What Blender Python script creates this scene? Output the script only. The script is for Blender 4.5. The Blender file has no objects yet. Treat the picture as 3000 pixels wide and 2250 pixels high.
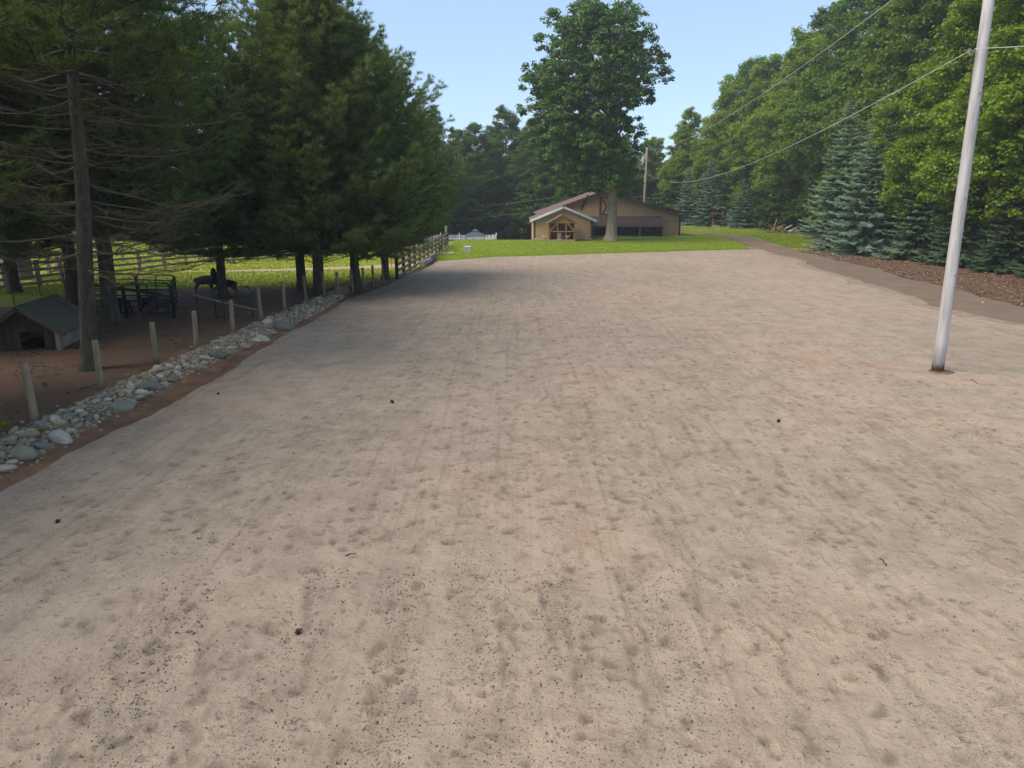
import bpy, bmesh, math, random
import numpy as np
from mathutils import Vector, Matrix
R_ = math.radians
rng = np.random.default_rng(7)
random.seed(7)
S = bpy.context.scene
C = S.collection

# ---------------------------------------------------------------- camera, sky, sun, exposure
F = 2100.0; HC = 4.6; PITCH = math.atan(551 / 2100.0)      # photo pixels (3000 x 2250)
cam = bpy.data.cameras.new('camera'); camo = bpy.data.objects.new('camera', cam); C.objects.link(camo)
cam.sensor_fit = 'HORIZONTAL'; cam.sensor_width = 36.0; cam.lens = 36.0 * F / 3000.0
cam.clip_end = 3000; cam.clip_start = 0.1
camo.location = (0, 0, HC); camo.rotation_euler = (math.pi / 2 - PITCH, 0, 0)
S.camera = camo
SUN_EL = R_(52); SUN_DIR = Vector((-0.88, -0.42, 0)).normalized()   # where the sun stands
w = bpy.data.worlds.new('World'); S.world = w; w.use_nodes = True
nt = w.node_tree; bg = nt.nodes['Background']
sky = nt.nodes.new('ShaderNodeTexSky'); sky.sky_type = 'NISHITA'; sky.sun_disc = False
sky.sun_elevation = SUN_EL; sky.sun_rotation = math.atan2(SUN_DIR.x, SUN_DIR.y)
sky.air_density = 0.9; sky.dust_density = 1.0; sky.ozone_density = 2.6; sky.altitude = 1200
hz_ = nt.nodes.new('ShaderNodeMix'); hz_.data_type = 'RGBA'; hz_.inputs[0].default_value = 0.6      # thin even high haze over the clear sky
hz_.inputs[7].default_value = (1.95, 2.6, 3.3, 1); nt.links.new(sky.outputs[0], hz_.inputs[6]); nt.links.new(hz_.outputs[2], bg.inputs[0]); bg.inputs[1].default_value = 0.104
sl = bpy.data.lights.new('sun', 'SUN'); sl.energy = 2.0; sl.angle = R_(45); sl.color = (1, 0.91, 0.78)
so = bpy.data.objects.new('sun', sl); C.objects.link(so)
sd = Vector((SUN_DIR.x * math.cos(SUN_EL), SUN_DIR.y * math.cos(SUN_EL), math.sin(SUN_EL)))
so.rotation_euler = sd.to_track_quat('Z', 'Y').to_euler(); so.location = (-30, 0, 40)
S.view_settings.view_transform = 'Standard'; S.view_settings.look = 'None'
S.view_settings.gamma = 1; S.view_settings.exposure = 1.38; S.view_settings.use_curve_mapping = False
S.render.engine = 'CYCLES'
S.cycles.max_bounces = 6; S.cycles.diffuse_bounces = 3; S.cycles.glossy_bounces = 2; S.cycles.use_adaptive_sampling = True; S.cycles.adaptive_threshold = 0.02

# ---------------------------------------------------------------- pixels to places
def ray(px, py):
    u = (px - 1500) / F; v = (py - 1125) / F
    return np.array((u, math.cos(PITCH) - v * math.sin(PITCH), -math.sin(PITCH) - v * math.cos(PITCH)))
def G(px, py, z=0.0):
    r = ray(px, py); k = (z - HC) / r[2]; return np.array((r[0] * k, r[1] * k))
def P(px, py, Y):
    r = ray(px, py); k = Y / r[1]; return np.array((r[0] * k, Y, HC + r[2] * k))
def sstep(a, b, x):
    t = np.clip((x - a) / (b - a), 0, 1); return t * t * (3 - 2 * t)
def hgt(x, y):                      # the land falls away behind the lawn, left of the barn
    return -2.3 * sstep(78, 99, y) * (1 - sstep(2.6, 4.8, x))

# ---------------------------------------------------------------- materials
def new_mat(name):
    m = bpy.data.materials.new(name); m.use_nodes = True
    n = m.node_tree.nodes; n.clear()
    out = n.new('ShaderNodeOutputMaterial'); return m, n, m.node_tree.links, out
def ramp(n, stops):
    r = n.new('ShaderNodeValToRGB'); el = r.color_ramp.elements
    while len(el) < len(stops): el.new(0.5)
    for e, (p, c) in zip(el, stops):
        e.position = p; e.color = (*c, 1) if len(c) == 3 else c
    return r
def noise(n, l, co, scale, detail=4, rough=0.6, dist=0.0):
    t = n.new('ShaderNodeTexNoise'); t.inputs['Scale'].default_value = scale
    t.inputs['Detail'].default_value = detail; t.inputs['Roughness'].default_value = rough
    t.inputs['Distortion'].default_value = dist
    l.new(co, t.inputs['Vector']); return t
def mixc(n, l, fac, a, b, blend='MIX'):
    m = n.new('ShaderNodeMix'); m.data_type = 'RGBA'; m.blend_type = blend
    for s, v in ((0, fac), (6, a), (7, b)):
        if hasattr(v, 'links') or hasattr(v, 'is_linked'): l.new(v, m.inputs[s])
        else: m.inputs[s].default_value = v if s == 0 else (*v, 1)
    return m.outputs[2]
def mapping(n, l, sc=(1, 1, 1)):
    tc = n.new('ShaderNodeTexCoord'); mp = n.new('ShaderNodeMapping'); mp.inputs['Scale'].default_value = sc
    l.new(tc.outputs['Object'], mp.inputs['Vector']); return mp.outputs[0]
def bump(n, l, h, strength, dist=0.02, prev=None):
    b = n.new('ShaderNodeBump'); b.inputs['Strength'].default_value = strength; b.inputs['Distance'].default_value = dist
    l.new(h, b.inputs['Height'])
    if prev is not None: l.new(prev, b.inputs['Normal'])
    return b.outputs[0]
def simple(name, stops, scale=3.0, rough=0.85, bmp=0.3, bscale=20.0, sc=(1, 1, 1), spec=0.3, metallic=0.0, objvar=0.0, bdist=0.02, detail=5):
    """noise-driven colour between the stops, fine relief, optional colour shift per object"""
    m, n, l, out = new_mat(name)
    p = n.new('ShaderNodeBsdfPrincipled'); co = mapping(n, l, sc)
    t = noise(n, l, co, scale, detail); k = len(stops)
    r = ramp(n, [(0.3 + 0.4 * i / max(1, k - 1), c) for i, c in enumerate(stops)])
    l.new(t.outputs['Fac'], r.inputs[0]); col = r.outputs[0]
    if objvar:
        oi = n.new('ShaderNodeObjectInfo'); hs = n.new('ShaderNodeHueSaturation')
        mr = n.new('ShaderNodeMapRange'); mr.inputs['To Min'].default_value = 1 - objvar; mr.inputs['To Max'].default_value = 1 + objvar
        l.new(oi.outputs['Random'], mr.inputs['Value']); l.new(mr.outputs[0], hs.inputs['Value']); l.new(col, hs.inputs['Color']); col = hs.outputs[0]
    l.new(col, p.inputs['Base Color']); p.inputs['Roughness'].default_value = rough
    p.inputs['Specular IOR Level'].default_value = spec; p.inputs['Metallic'].default_value = metallic
    if bmp:
        t2 = noise(n, l, co, bscale, 6); l.new(bump(n, l, t2.outputs['Fac'], bmp, bdist), p.inputs['Normal'])
    l.new(p.outputs[0], out.inputs[0]); return m
def leafmat(name, dark, light, trans=0.35, gloss=0.04):
    """foliage: colour runs from dark to light with the leaf's own 'tone', tinted by the object's colour"""
    m, n, l, out = new_mat(name)
    at = n.new('ShaderNodeAttribute'); at.attribute_name = 'tone'
    r = ramp(n, [(0.0, dark), (1.0, light)]); l.new(at.outputs['Fac'], r.inputs[0])
    oi = n.new('ShaderNodeObjectInfo'); col = mixc(n, l, 1.0, r.outputs[0], oi.outputs['Color'], 'MULTIPLY')
    d = n.new('ShaderNodeBsdfDiffuse'); tr = n.new('ShaderNodeBsdfTranslucent'); g = n.new('ShaderNodeBsdfGlossy')
    g.inputs['Roughness'].default_value = 0.45
    l.new(col, d.inputs[0])
    c2 = mixc(n, l, 1.0, col, (1.25, 1.15, 0.5), 'MULTIPLY'); l.new(c2, tr.inputs[0])
    m1 = n.new('ShaderNodeMixShader'); m1.inputs[0].default_value = trans; l.new(d.outputs[0], m1.inputs[1]); l.new(tr.outputs[0], m1.inputs[2])
    m2 = n.new('ShaderNodeMixShader'); m2.inputs[0].default_value = gloss; l.new(m1.outputs[0], m2.inputs[1]); l.new(g.outputs[0], m2.inputs[2])
    l.new(m2.outputs[0], out.inputs[0]); return m
def tonemat(name, stops, rough=0.8, bmp=0.3, bscale=30):
    """colour picked per piece by its 'tone' attribute"""
    m, n, l, out = new_mat(name); p = n.new('ShaderNodeBsdfPrincipled')
    at = n.new('ShaderNodeAttribute'); at.attribute_name = 'tone'
    k = len(stops); r = ramp(n, [(i / max(1, k - 1), c) for i, c in enumerate(stops)]); l.new(at.outputs['Fac'], r.inputs[0])
    co = mapping(n, l); t = noise(n, l, co, bscale, 5); v = ramp(n, [(0.3, (0.7,) * 3), (0.7, (1.15,) * 3)]); l.new(t.outputs['Fac'], v.inputs[0])
    l.new(mixc(n, l, 1.0, r.outputs[0], v.outputs[0], 'MULTIPLY'), p.inputs['Base Color']); p.inputs['Roughness'].default_value = rough
    p.inputs['Specular IOR Level'].default_value = 0.3
    l.new(bump(n, l, t.outputs['Fac'], bmp, 0.02), p.inputs['Normal']); l.new(p.outputs[0], out.inputs[0]); return m

def sand_material():
    m, n, l, out = new_mat('sand'); p = n.new('ShaderNodeBsdfPrincipled'); co = mapping(n, l)
    big = noise(n, l, co, 0.16, 3); r = ramp(n, [(0.34, (0.283, 0.222, 0.169)), (0.5, (0.315, 0.249, 0.19)), (0.6, (0.336, 0.252, 0.19)), (0.7, (0.338, 0.236, 0.177))])
    l.new(big.outputs['Fac'], r.inputs[0]); col = r.outputs[0]
    mid = noise(n, l, co, 1.6, 3, 0.65); mr = ramp(n, [(0.32, (0.84, 0.83, 0.82)), (0.6, (1.06, 1.06, 1.05))]); l.new(mid.outputs['Fac'], mr.inputs[0])
    col = mixc(n, l, 1.0, col, mr.outputs[0], 'MULTIPLY')
    st = noise(n, l, mapping(n, l, (8.0, 0.12, 1)), 1.1, 4, 0.6); sr = ramp(n, [(0.52, (0, 0, 0)), (0.72, (1, 1, 1))]); l.new(st.outputs['Fac'], sr.inputs[0])
    at = n.new('ShaderNodeAttribute'); at.attribute_name = 'damp'
    add = n.new('ShaderNodeMath'); add.operation = 'ADD'; add.use_clamp = True
    sm = n.new('ShaderNodeMath'); sm.operation = 'MULTIPLY'; sm.inputs[1].default_value = 0.26; l.new(sr.outputs[0], sm.inputs[0])
    l.new(at.outputs['Fac'], add.inputs[0]); l.new(sm.outputs[0], add.inputs[1])
    col = mixc(n, l, add.outputs[0], col, (0.105, 0.08, 0.054))
    sp = noise(n, l, mapping(n, l, (0.75, 1.1, 1)), 11, 3, 0.72, 0.0); sr2 = ramp(n, [(0.585, (0, 0, 0)), (0.68, (1, 1, 1))]); l.new(sp.outputs['Fac'], sr2.inputs[0])
    f = n.new('ShaderNodeMath'); f.operation = 'MULTIPLY'; f.inputs[1].default_value = 0.55; l.new(sr2.outputs[0], f.inputs[0])
    col = mixc(n, l, f.outputs[0], col, (0.085, 0.065, 0.046))
    wob = noise(n, l, co, 2.0, 2); va = n.new('ShaderNodeVectorMath'); va.operation = 'MULTIPLY_ADD'; va.inputs[1].default_value = (0.22, 0.22, 0); l.new(wob.outputs['Color'], va.inputs[0]); l.new(mapping(n, l, (1.0, 0.85, 0)), va.inputs[2])
    prints = None
    for k_, (vs, thr) in enumerate(((2.6, 0.40), (4.4, 0.62))):      # small scuffed prints between the modelled ones
        vo = n.new('ShaderNodeTexVoronoi'); vo.inputs['Scale'].default_value = vs; l.new(va.outputs[0], vo.inputs['Vector'])
        pr_ = ramp(n, [(0.13, (1, 1, 1)), (0.24, (0, 0, 0))]); l.new(vo.outputs['Distance'], pr_.inputs[0])
        sc_ = n.new('ShaderNodeSeparateColor'); l.new(vo.outputs['Color'], sc_.inputs[0]); gt = n.new('ShaderNodeMapRange'); gt.inputs['From Min'].default_value = thr; gt.inputs['From Max'].default_value = 1.0; gt.inputs['To Max'].default_value = 0.9; l.new(sc_.outputs[0], gt.inputs['Value'])
        mu = n.new('ShaderNodeMath'); mu.operation = 'MULTIPLY'; l.new(pr_.outputs[0], mu.inputs[0]); l.new(gt.outputs[0], mu.inputs[1])
        if prints is None: prints = mu.outputs[0]
        else:
            mx_ = n.new('ShaderNodeMath'); mx_.operation = 'MAXIMUM'; l.new(prints, mx_.inputs[0]); l.new(mu.outputs[0], mx_.inputs[1]); prints = mx_.outputs[0]
    pf = n.new('ShaderNodeMath'); pf.operation = 'MULTIPLY'; pf.inputs[1].default_value = 0.5; l.new(prints, pf.inputs[0]); col = mixc(n, l, pf.outputs[0], col, (0.145, 0.112, 0.08))
    pneg = n.new('ShaderNodeMath'); pneg.operation = 'MULTIPLY'; pneg.inputs[1].default_value = -1.0; l.new(prints, pneg.inputs[0]); bpr = bump(n, l, pneg.outputs[0], 0.7, 0.03)
    crumb = noise(n, l, co, 42, 2, 0.8, 0.0); cr1 = ramp(n, [(0.56, (0, 0, 0)), (0.66, (1, 1, 1))]); l.new(crumb.outputs['Fac'], cr1.inputs[0])
    band = noise(n, l, mapping(n, l, (2.4, 0.35, 1)), 0.9, 2, 0.6); cr2 = ramp(n, [(0.47, (0.10,) * 3), (0.6, (0.95,) * 3)]); l.new(band.outputs['Fac'], cr2.inputs[0])
    cm_ = n.new('ShaderNodeMath'); cm_.operation = 'MULTIPLY'; l.new(cr1.outputs[0], cm_.inputs[0]); l.new(cr2.outputs[0], cm_.inputs[1])
    col = mixc(n, l, cm_.outputs[0], col, (0.115, 0.088, 0.062))
    l.new(col, p.inputs['Base Color']); p.inputs['Roughness'].default_value = 0.95; p.inputs['Specular IOR Level'].default_value = 0.15
    lump = noise(n, l, mapping(n, l, (0.8, 1.0, 1)), 5.5, 3, 0.62, 0.0)
    b0 = bump(n, l, lump.outputs['Fac'], 0.45, 0.10, bpr); b1 = bump(n, l, mid.outputs['Fac'], 0.25, 0.10, b0); fine = noise(n, l, co, 30, 3, 0.75)
    b2 = bump(n, l, fine.outputs['Fac'], 0.55, 0.03, b1); l.new(b2, p.inputs['Normal'])
    l.new(p.outputs[0], out.inputs[0]); return m
def patchmat(name, a, b, c, s1, s2, rough=0.9, bmp=0.5, bs=18, lo=0.42, hi=0.58, bdist=0.03):
    """two mixed ground colours with a third in patches"""
    m, n, l, out = new_mat(name); p = n.new('ShaderNodeBsdfPrincipled'); co = mapping(n, l)
    t1 = noise(n, l, co, s1, 6, 0.65); t2 = noise(n, l, co, s2, 6, 0.7, 0.6)
    r1 = ramp(n, [(0.3, a), (0.7, b)]); l.new(t1.outputs['Fac'], r1.inputs[0])
    r2 = ramp(n, [(lo, (0, 0, 0)), (hi, (1, 1, 1))]); l.new(t2.outputs['Fac'], r2.inputs[0])
    l.new(mixc(n, l, r2.outputs[0], r1.outputs[0], c), p.inputs['Base Color'])
    p.inputs['Roughness'].default_value = rough; p.inputs['Specular IOR Level'].default_value = 0.15
    t3 = noise(n, l, co, bs, 6, 0.7); l.new(bump(n, l, t3.outputs['Fac'], bmp, bdist), p.inputs['Normal'])
    l.new(p.outputs[0], out.inputs[0]); return m
def siding_material():
    m, n, l, out = new_mat('tan_siding'); p = n.new('ShaderNodeBsdfPrincipled'); co = mapping(n, l)
    wv = n.new('ShaderNodeTexWave'); wv.wave_type = 'BANDS'; wv.bands_direction = 'X'; wv.inputs['Scale'].default_value = 1.6
    wv.inputs['Distortion'].default_value = 0.0; l.new(co, wv.inputs['Vector'])
    g = ramp(n, [(0.0, (0.62, 0.6, 0.58)), (0.07, (1, 1, 1))]); l.new(wv.outputs['Fac'], g.inputs[0])
    t = noise(n, l, mapping(n, l, (1.5, 1.5, 0.25)), 2.0, 5); r = ramp(n, [(0.3, (0.40, 0.248, 0.128)), (0.7, (0.48, 0.305, 0.162))]); l.new(t.outputs['Fac'], r.inputs[0])
    l.new(mixc(n, l, 1.0, r.outputs[0], g.outputs[0], 'MULTIPLY'), p.inputs['Base Color']); p.inputs['Roughness'].default_value = 0.8
    l.new(bump(n, l, g.outputs[0], 0.4, 0.02), p.inputs['Normal']); l.new(p.outputs[0], out.inputs[0]); return m
def pole_material():
    m, n, l, out = new_mat('weathered_pole'); p = n.new('ShaderNodeBsdfPrincipled'); co = mapping(n, l, (6, 6, 0.5))
    t = noise(n, l, co, 1.5, 6); r = ramp(n, [(0.3, (0.25, 0.232, 0.225)), (0.52, (0.42, 0.40, 0.395)), (0.75, (0.52, 0.49, 0.475))]); l.new(t.outputs['Fac'], r.inputs[0])
    tc = n.new('ShaderNodeTexCoord'); sx = n.new('ShaderNodeSeparateXYZ'); l.new(tc.outputs['Object'], sx.inputs[0])
    ad = n.new('ShaderNodeMath'); ad.operation = 'ADD'; l.new(sx.outputs[2], ad.inputs[0])
    sc = n.new('ShaderNodeMath'); sc.operation = 'MULTIPLY'; sc.inputs[1].default_value = -0.3; l.new(t.outputs['Fac'], sc.inputs[0]); l.new(sc.outputs[0], ad.inputs[1])
    st = ramp(n, [(0.06, (1, 1, 1)), (0.2, (0, 0, 0))]); l.new(ad.outputs[0], st.inputs[0])
    l.new(mixc(n, l, st.outputs[0], r.outputs[0], (0.10, 0.065, 0.04)), p.inputs['Base Color']); p.inputs['Roughness'].default_value = 0.85
    t2 = noise(n, l, mapping(n, l, (14, 14, 0.8)), 2, 6); l.new(bump(n, l, t2.outputs['Fac'], 0.35, 0.01), p.inputs['Normal'])
    l.new(p.outputs[0], out.inputs[0]); return m

M = dict(
    sand=sand_material(), siding=siding_material(), pole=pole_material(),
    wood_floor=patchmat('woodland_floor', (0.05, 0.038, 0.022), (0.085, 0.06, 0.035), (0.04, 0.055, 0.015), 0.8, 0.25),
    lawn=patchmat('lawn_grass', (0.145, 0.20, 0.014), (0.20, 0.26, 0.022), (0.12, 0.165, 0.013), 0.55, 1.3, bs=30, lo=0.5, hi=0.72, bdist=0.06),
    pasture=patchmat('pasture_grass', (0.17, 0.215, 0.018), (0.26, 0.285, 0.032), (0.31, 0.27, 0.07), 0.35, 0.5, bs=14, lo=0.56, hi=0.74, bdist=0.1),
    trail=patchmat('sandy_trail', (0.34, 0.25, 0.16), (0.42, 0.32, 0.21), (0.20, 0.22, 0.06), 1.2, 1.7, lo=0.6, hi=0.7),
    pen=patchmat('pen_dirt', (0.115, 0.068, 0.044), (0.165, 0.10, 0.066), (0.11, 0.10, 0.045), 1.4, 0.22, bs=9, lo=0.6, hi=0.72, bdist=0.06),
    soil=patchmat('red_soil', (0.17, 0.088, 0.05), (0.24, 0.135, 0.082), (0.13, 0.075, 0.045), 3.0, 1.1, bs=12, bdist=0.05),
    road=patchmat('worn_asphalt', (0.135, 0.098, 0.072), (0.172, 0.128, 0.094), (0.22, 0.158, 0.108), 0.9, 0.5, bs=60, bmp=0.5, lo=0.55, hi=0.75, bdist=0.01),
    verge=patchmat('sandy_verge', (0.21, 0.155, 0.108), (0.29, 0.222, 0.162), (0.15, 0.11, 0.07), 1.5, 2.2, lo=0.52, hi=0.68),
    litter=patchmat('leaf_litter', (0.085, 0.05, 0.032), (0.14, 0.085, 0.054), (0.20, 0.13, 0.085), 4.0, 9.0, bs=12, bmp=0.8, lo=0.56, hi=0.64, bdist=0.06),
    straw=patchmat('dry_straw', (0.42, 0.28, 0.11), (0.5, 0.36, 0.16), (0.2, 0.13, 0.07), 3.0, 2.0),
    blade=leafmat('grass_blades', (0.11, 0.165, 0.010), (0.25, 0.30, 0.028), 0.3, 0.0),
    blade_dry=leafmat('pasture_blades', (0.17, 0.22, 0.016), (0.36, 0.36, 0.06), 0.3, 0.0),
    leafbits=tonemat('fallen_leaves', [(0.08, 0.045, 0.027), (0.17, 0.10, 0.06), (0.34, 0.24, 0.16)], bmp=0.0),
    maple=leafmat('maple_leaves', (0.042, 0.102, 0.02), (0.125, 0.225, 0.038), 0.42, 0.03),
    leaf=leafmat('broad_leaves', (0.07, 0.128, 0.016), (0.195, 0.275, 0.032), 0.46, 0.02),
    needle=leafmat('pine_needles', (0.052, 0.09, 0.028), (0.175, 0.245, 0.066), 0.46, 0.02),
    spruce=leafmat('spruce_needles', (0.085, 0.12, 0.085), (0.27, 0.36, 0.305), 0.38, 0.02),
    pinebark=simple('pine_bark', [(0.035, 0.028, 0.020), (0.068, 0.055, 0.038), (0.10, 0.086, 0.062)], 4, 0.9, 0.8, 9, (2, 2, 0.7), bdist=0.04),
    deadtwig=simple('dead_twigs', [(0.065, 0.052, 0.034), (0.13, 0.105, 0.068)], 1.2, 0.85, 0.0),
    bark=simple('grey_bark', [(0.15, 0.12, 0.083), (0.26, 0.21, 0.15), (0.34, 0.285, 0.21)], 2.5, 0.9, 0.9, 6, (2.5, 2.5, 0.5), bdist=0.06),
    darkbark=simple('dark_bark', [(0.055, 0.044, 0.032), (0.11, 0.09, 0.066)], 2.5, 0.9, 0.5, 8, (2, 2, 0.5)),
    post=simple('treated_post', [(0.16, 0.13, 0.076), (0.235, 0.19, 0.12), (0.28, 0.22, 0.145)], 2.2, 0.85, 0.4, 20, (4, 4, 0.6), objvar=0.18),
    oldwood=simple('weathered_boards', [(0.20, 0.155, 0.125), (0.30, 0.24, 0.20)], 2.0, 0.85, 0.3, 20, (0.6, 0.6, 5), objvar=0.15),
    darkpost=simple('dark_posts', [(0.028, 0.018, 0.016), (0.06, 0.038, 0.032)], 3, 0.85, 0.3, 20, objvar=0.2),
    cedar=simple('orange_cedar', [(0.24, 0.115, 0.035), (0.36, 0.19, 0.06)], 2, 0.75, 0.3, 18, (5, 5, 0.6), objvar=0.12),
    cedardark=simple('red_brown_planks', [(0.11, 0.042, 0.018), (0.19, 0.075, 0.03)], 2, 0.8, 0.3, 18, (5, 5, 0.5), objvar=0.25),
    redroof=simple('red_metal_roof', [(0.13, 0.076, 0.06), (0.17, 0.105, 0.086)], 1.2, 0.6, 0.15, 30),
    brownroof=simple('brown_shingles', [(0.055, 0.035, 0.030), (0.085, 0.056, 0.048)], 6, 0.9, 0.5, 18, objvar=0.1),
    browntrim=simple('brown_trim', [(0.055, 0.036, 0.026), (0.085, 0.058, 0.042)], 2, 0.7, 0.1),
    whitetrim=simple('white_trim', [(0.62, 0.62, 0.64), (0.74, 0.74, 0.75)], 1.5, 0.6, 0.05),
    whitevinyl=simple('white_vinyl', [(0.7, 0.7, 0.71), (0.8, 0.8, 0.81)], 1.5, 0.45, 0.03),
    concrete=simple('concrete', [(0.30, 0.275, 0.25), (0.42, 0.39, 0.36)], 3, 0.9, 0.3, 25),
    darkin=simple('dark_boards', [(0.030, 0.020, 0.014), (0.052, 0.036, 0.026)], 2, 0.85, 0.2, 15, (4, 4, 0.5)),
    glass=simple('window_glass', [(0.012, 0.014, 0.016), (0.02, 0.024, 0.028)], 1, 0.08, 0.0, spec=0.6),
    hutroof=simple('grey_roofing_felt', [(0.082, 0.082, 0.066), (0.125, 0.122, 0.10)], 2.2, 0.95, 0.4, 30, objvar=0.06),
    hutwall=simple('worn_plywood', [(0.17, 0.135, 0.095), (0.30, 0.25, 0.19)], 2.2, 0.9, 0.3, 14),
    huttrim=simple('old_grey_trim', [(0.07, 0.062, 0.048), (0.115, 0.10, 0.08)], 3, 0.9, 0.3, 20),
    black=simple('black_paint', [(0.010, 0.010, 0.011), (0.022, 0.022, 0.024)], 4, 0.6, 0.1),
    tpost=simple('rusty_steel', [(0.028, 0.022, 0.018), (0.06, 0.042, 0.032)], 6, 0.7, 0.1),
    galv=simple('galvanised_pipe', [(0.16, 0.15, 0.13), (0.26, 0.24, 0.21)], 5, 0.5, 0.1),
    greengate=simple('dark_green_tube', [(0.018, 0.026, 0.022), (0.035, 0.045, 0.04)], 4, 0.45, 0.05),
    wire=simple('grey_wire', [(0.45, 0.44, 0.41), (0.55, 0.53, 0.5)], 2, 0.5, 0.0),
    darkwire=simple('dark_cable', [(0.09, 0.11, 0.09), (0.13, 0.15, 0.12)], 2, 0.5, 0.0),
    bluetin=simple('blue_grey_tin', [(0.28, 0.37, 0.38), (0.42, 0.50, 0.50)], 4, 0.5, 0.1),
    canopy=simple('slate_blue_canopy', [(0.052, 0.066, 0.086), (0.075, 0.092, 0.115)], 2, 0.7, 0.05),
    tanshed=simple('dusty_pink_shed', [(0.27, 0.20, 0.16), (0.36, 0.275, 0.22)], 2, 0.85, 0.2, 14, (5, 5, 0.5)),
    wool=simple('grey_brown_wool', [(0.06, 0.05, 0.037), (0.12, 0.10, 0.075)], 9, 0.95, 0.6, 30),
    goat=simple('black_goat_coat', [(0.010, 0.009, 0.010), (0.024, 0.021, 0.021)], 6, 0.8, 0.3, 30),
    goatgrey=simple('grey_goat_coat', [(0.035, 0.033, 0.031), (0.075, 0.07, 0.065)], 6, 0.85, 0.3, 30),
    horn=simple('horn', [(0.12, 0.10, 0.08), (0.2, 0.17, 0.13)], 6, 0.6, 0.1),
    henbrown=simple('brown_feathers', [(0.16, 0.06, 0.025), (0.36, 0.17, 0.07)], 12, 0.8, 0.3, 30),
    henbuff=simple('buff_feathers', [(0.40, 0.27, 0.16), (0.58, 0.44, 0.30)], 12, 0.8, 0.3, 30),
    henblack=simple('black_feathers', [(0.012, 0.011, 0.012), (0.04, 0.035, 0.03)], 12, 0.6, 0.3, 30),
    comb=simple('red_comb', [(0.42, 0.03, 0.02), (0.5, 0.05, 0.03)], 8, 0.6, 0.0),
    cone=simple('dark_cone', [(0.018, 0.012, 0.01), (0.05, 0.03, 0.022)], 14, 0.85, 0.4, 40),
    clod=tonemat('sand_clods', [(0.11, 0.084, 0.06), (0.17, 0.132, 0.096), (0.25, 0.196, 0.147)], bmp=0.0),
    dung=tonemat('dark_droppings', [(0.022, 0.015, 0.011), (0.05, 0.033, 0.024)], bmp=0.0),
    brush=tonemat('brush_wood', [(0.10, 0.062, 0.04), (0.26, 0.17, 0.10), (0.38, 0.28, 0.18)], bmp=0.2),
    stake=simple('orange_stake', [(0.33, 0.15, 0.05), (0.42, 0.2, 0.08)], 3, 0.8, 0.1),
    rope=simple('pale_hose', [(0.30, 0.25, 0.17), (0.38, 0.33, 0.24)], 3, 0.7, 0.1),
)
STONE_COLS = [(0.18, 0.168, 0.12), (0.33, 0.27, 0.19), (0.14, 0.128, 0.105), (0.41, 0.31, 0.18), (0.27, 0.232, 0.175), (0.48, 0.42, 0.32), (0.22, 0.172, 0.125), (0.40, 0.335, 0.25), (0.31, 0.215, 0.14)]
def stone_obj_material():
    m, n, l, out = new_mat('cobbles'); p = n.new('ShaderNodeBsdfPrincipled'); oi = n.new('ShaderNodeObjectInfo')
    r = ramp(n, [(i / len(STONE_COLS), c) for i, c in enumerate(STONE_COLS)]); r.color_ramp.interpolation = 'CONSTANT'; l.new(oi.outputs['Random'], r.inputs[0])
    co = mapping(n, l); t = noise(n, l, co, 2.2, 6); v = ramp(n, [(0.3, (0.72,) * 3), (0.7, (1.18,) * 3)]); l.new(t.outputs['Fac'], v.inputs[0])
    l.new(mixc(n, l, 1.0, r.outputs[0], v.outputs[0], 'MULTIPLY'), p.inputs['Base Color']); p.inputs['Roughness'].default_value = 0.75; p.inputs['Specular IOR Level'].default_value = 0.3
    l.new(bump(n, l, t.outputs['Fac'], 0.25, 0.08), p.inputs['Normal']); l.new(p.outputs[0], out.inputs[0]); return m
M['cobble'] = stone_obj_material()
M['pebble'] = tonemat('pebbles', STONE_COLS, 0.8, 0.2, 20)
M['rock_green'] = simple('green_grey_rock', [(0.165, 0.165, 0.118), (0.235, 0.23, 0.17)], 3, 0.75, 0.3, 12)
M['rock_white'] = simple('pale_rock', [(0.31, 0.285, 0.23), (0.42, 0.385, 0.31)], 3, 0.75, 0.3, 12)
M['rock_pink'] = simple('pinkish_rock', [(0.34, 0.26, 0.215), (0.44, 0.36, 0.30)], 3, 0.75, 0.3, 12)
M['rock_dark'] = simple('dark_grey_rock', [(0.115, 0.108, 0.09), (0.19, 0.178, 0.15)], 3, 0.75, 0.3, 12)

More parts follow.
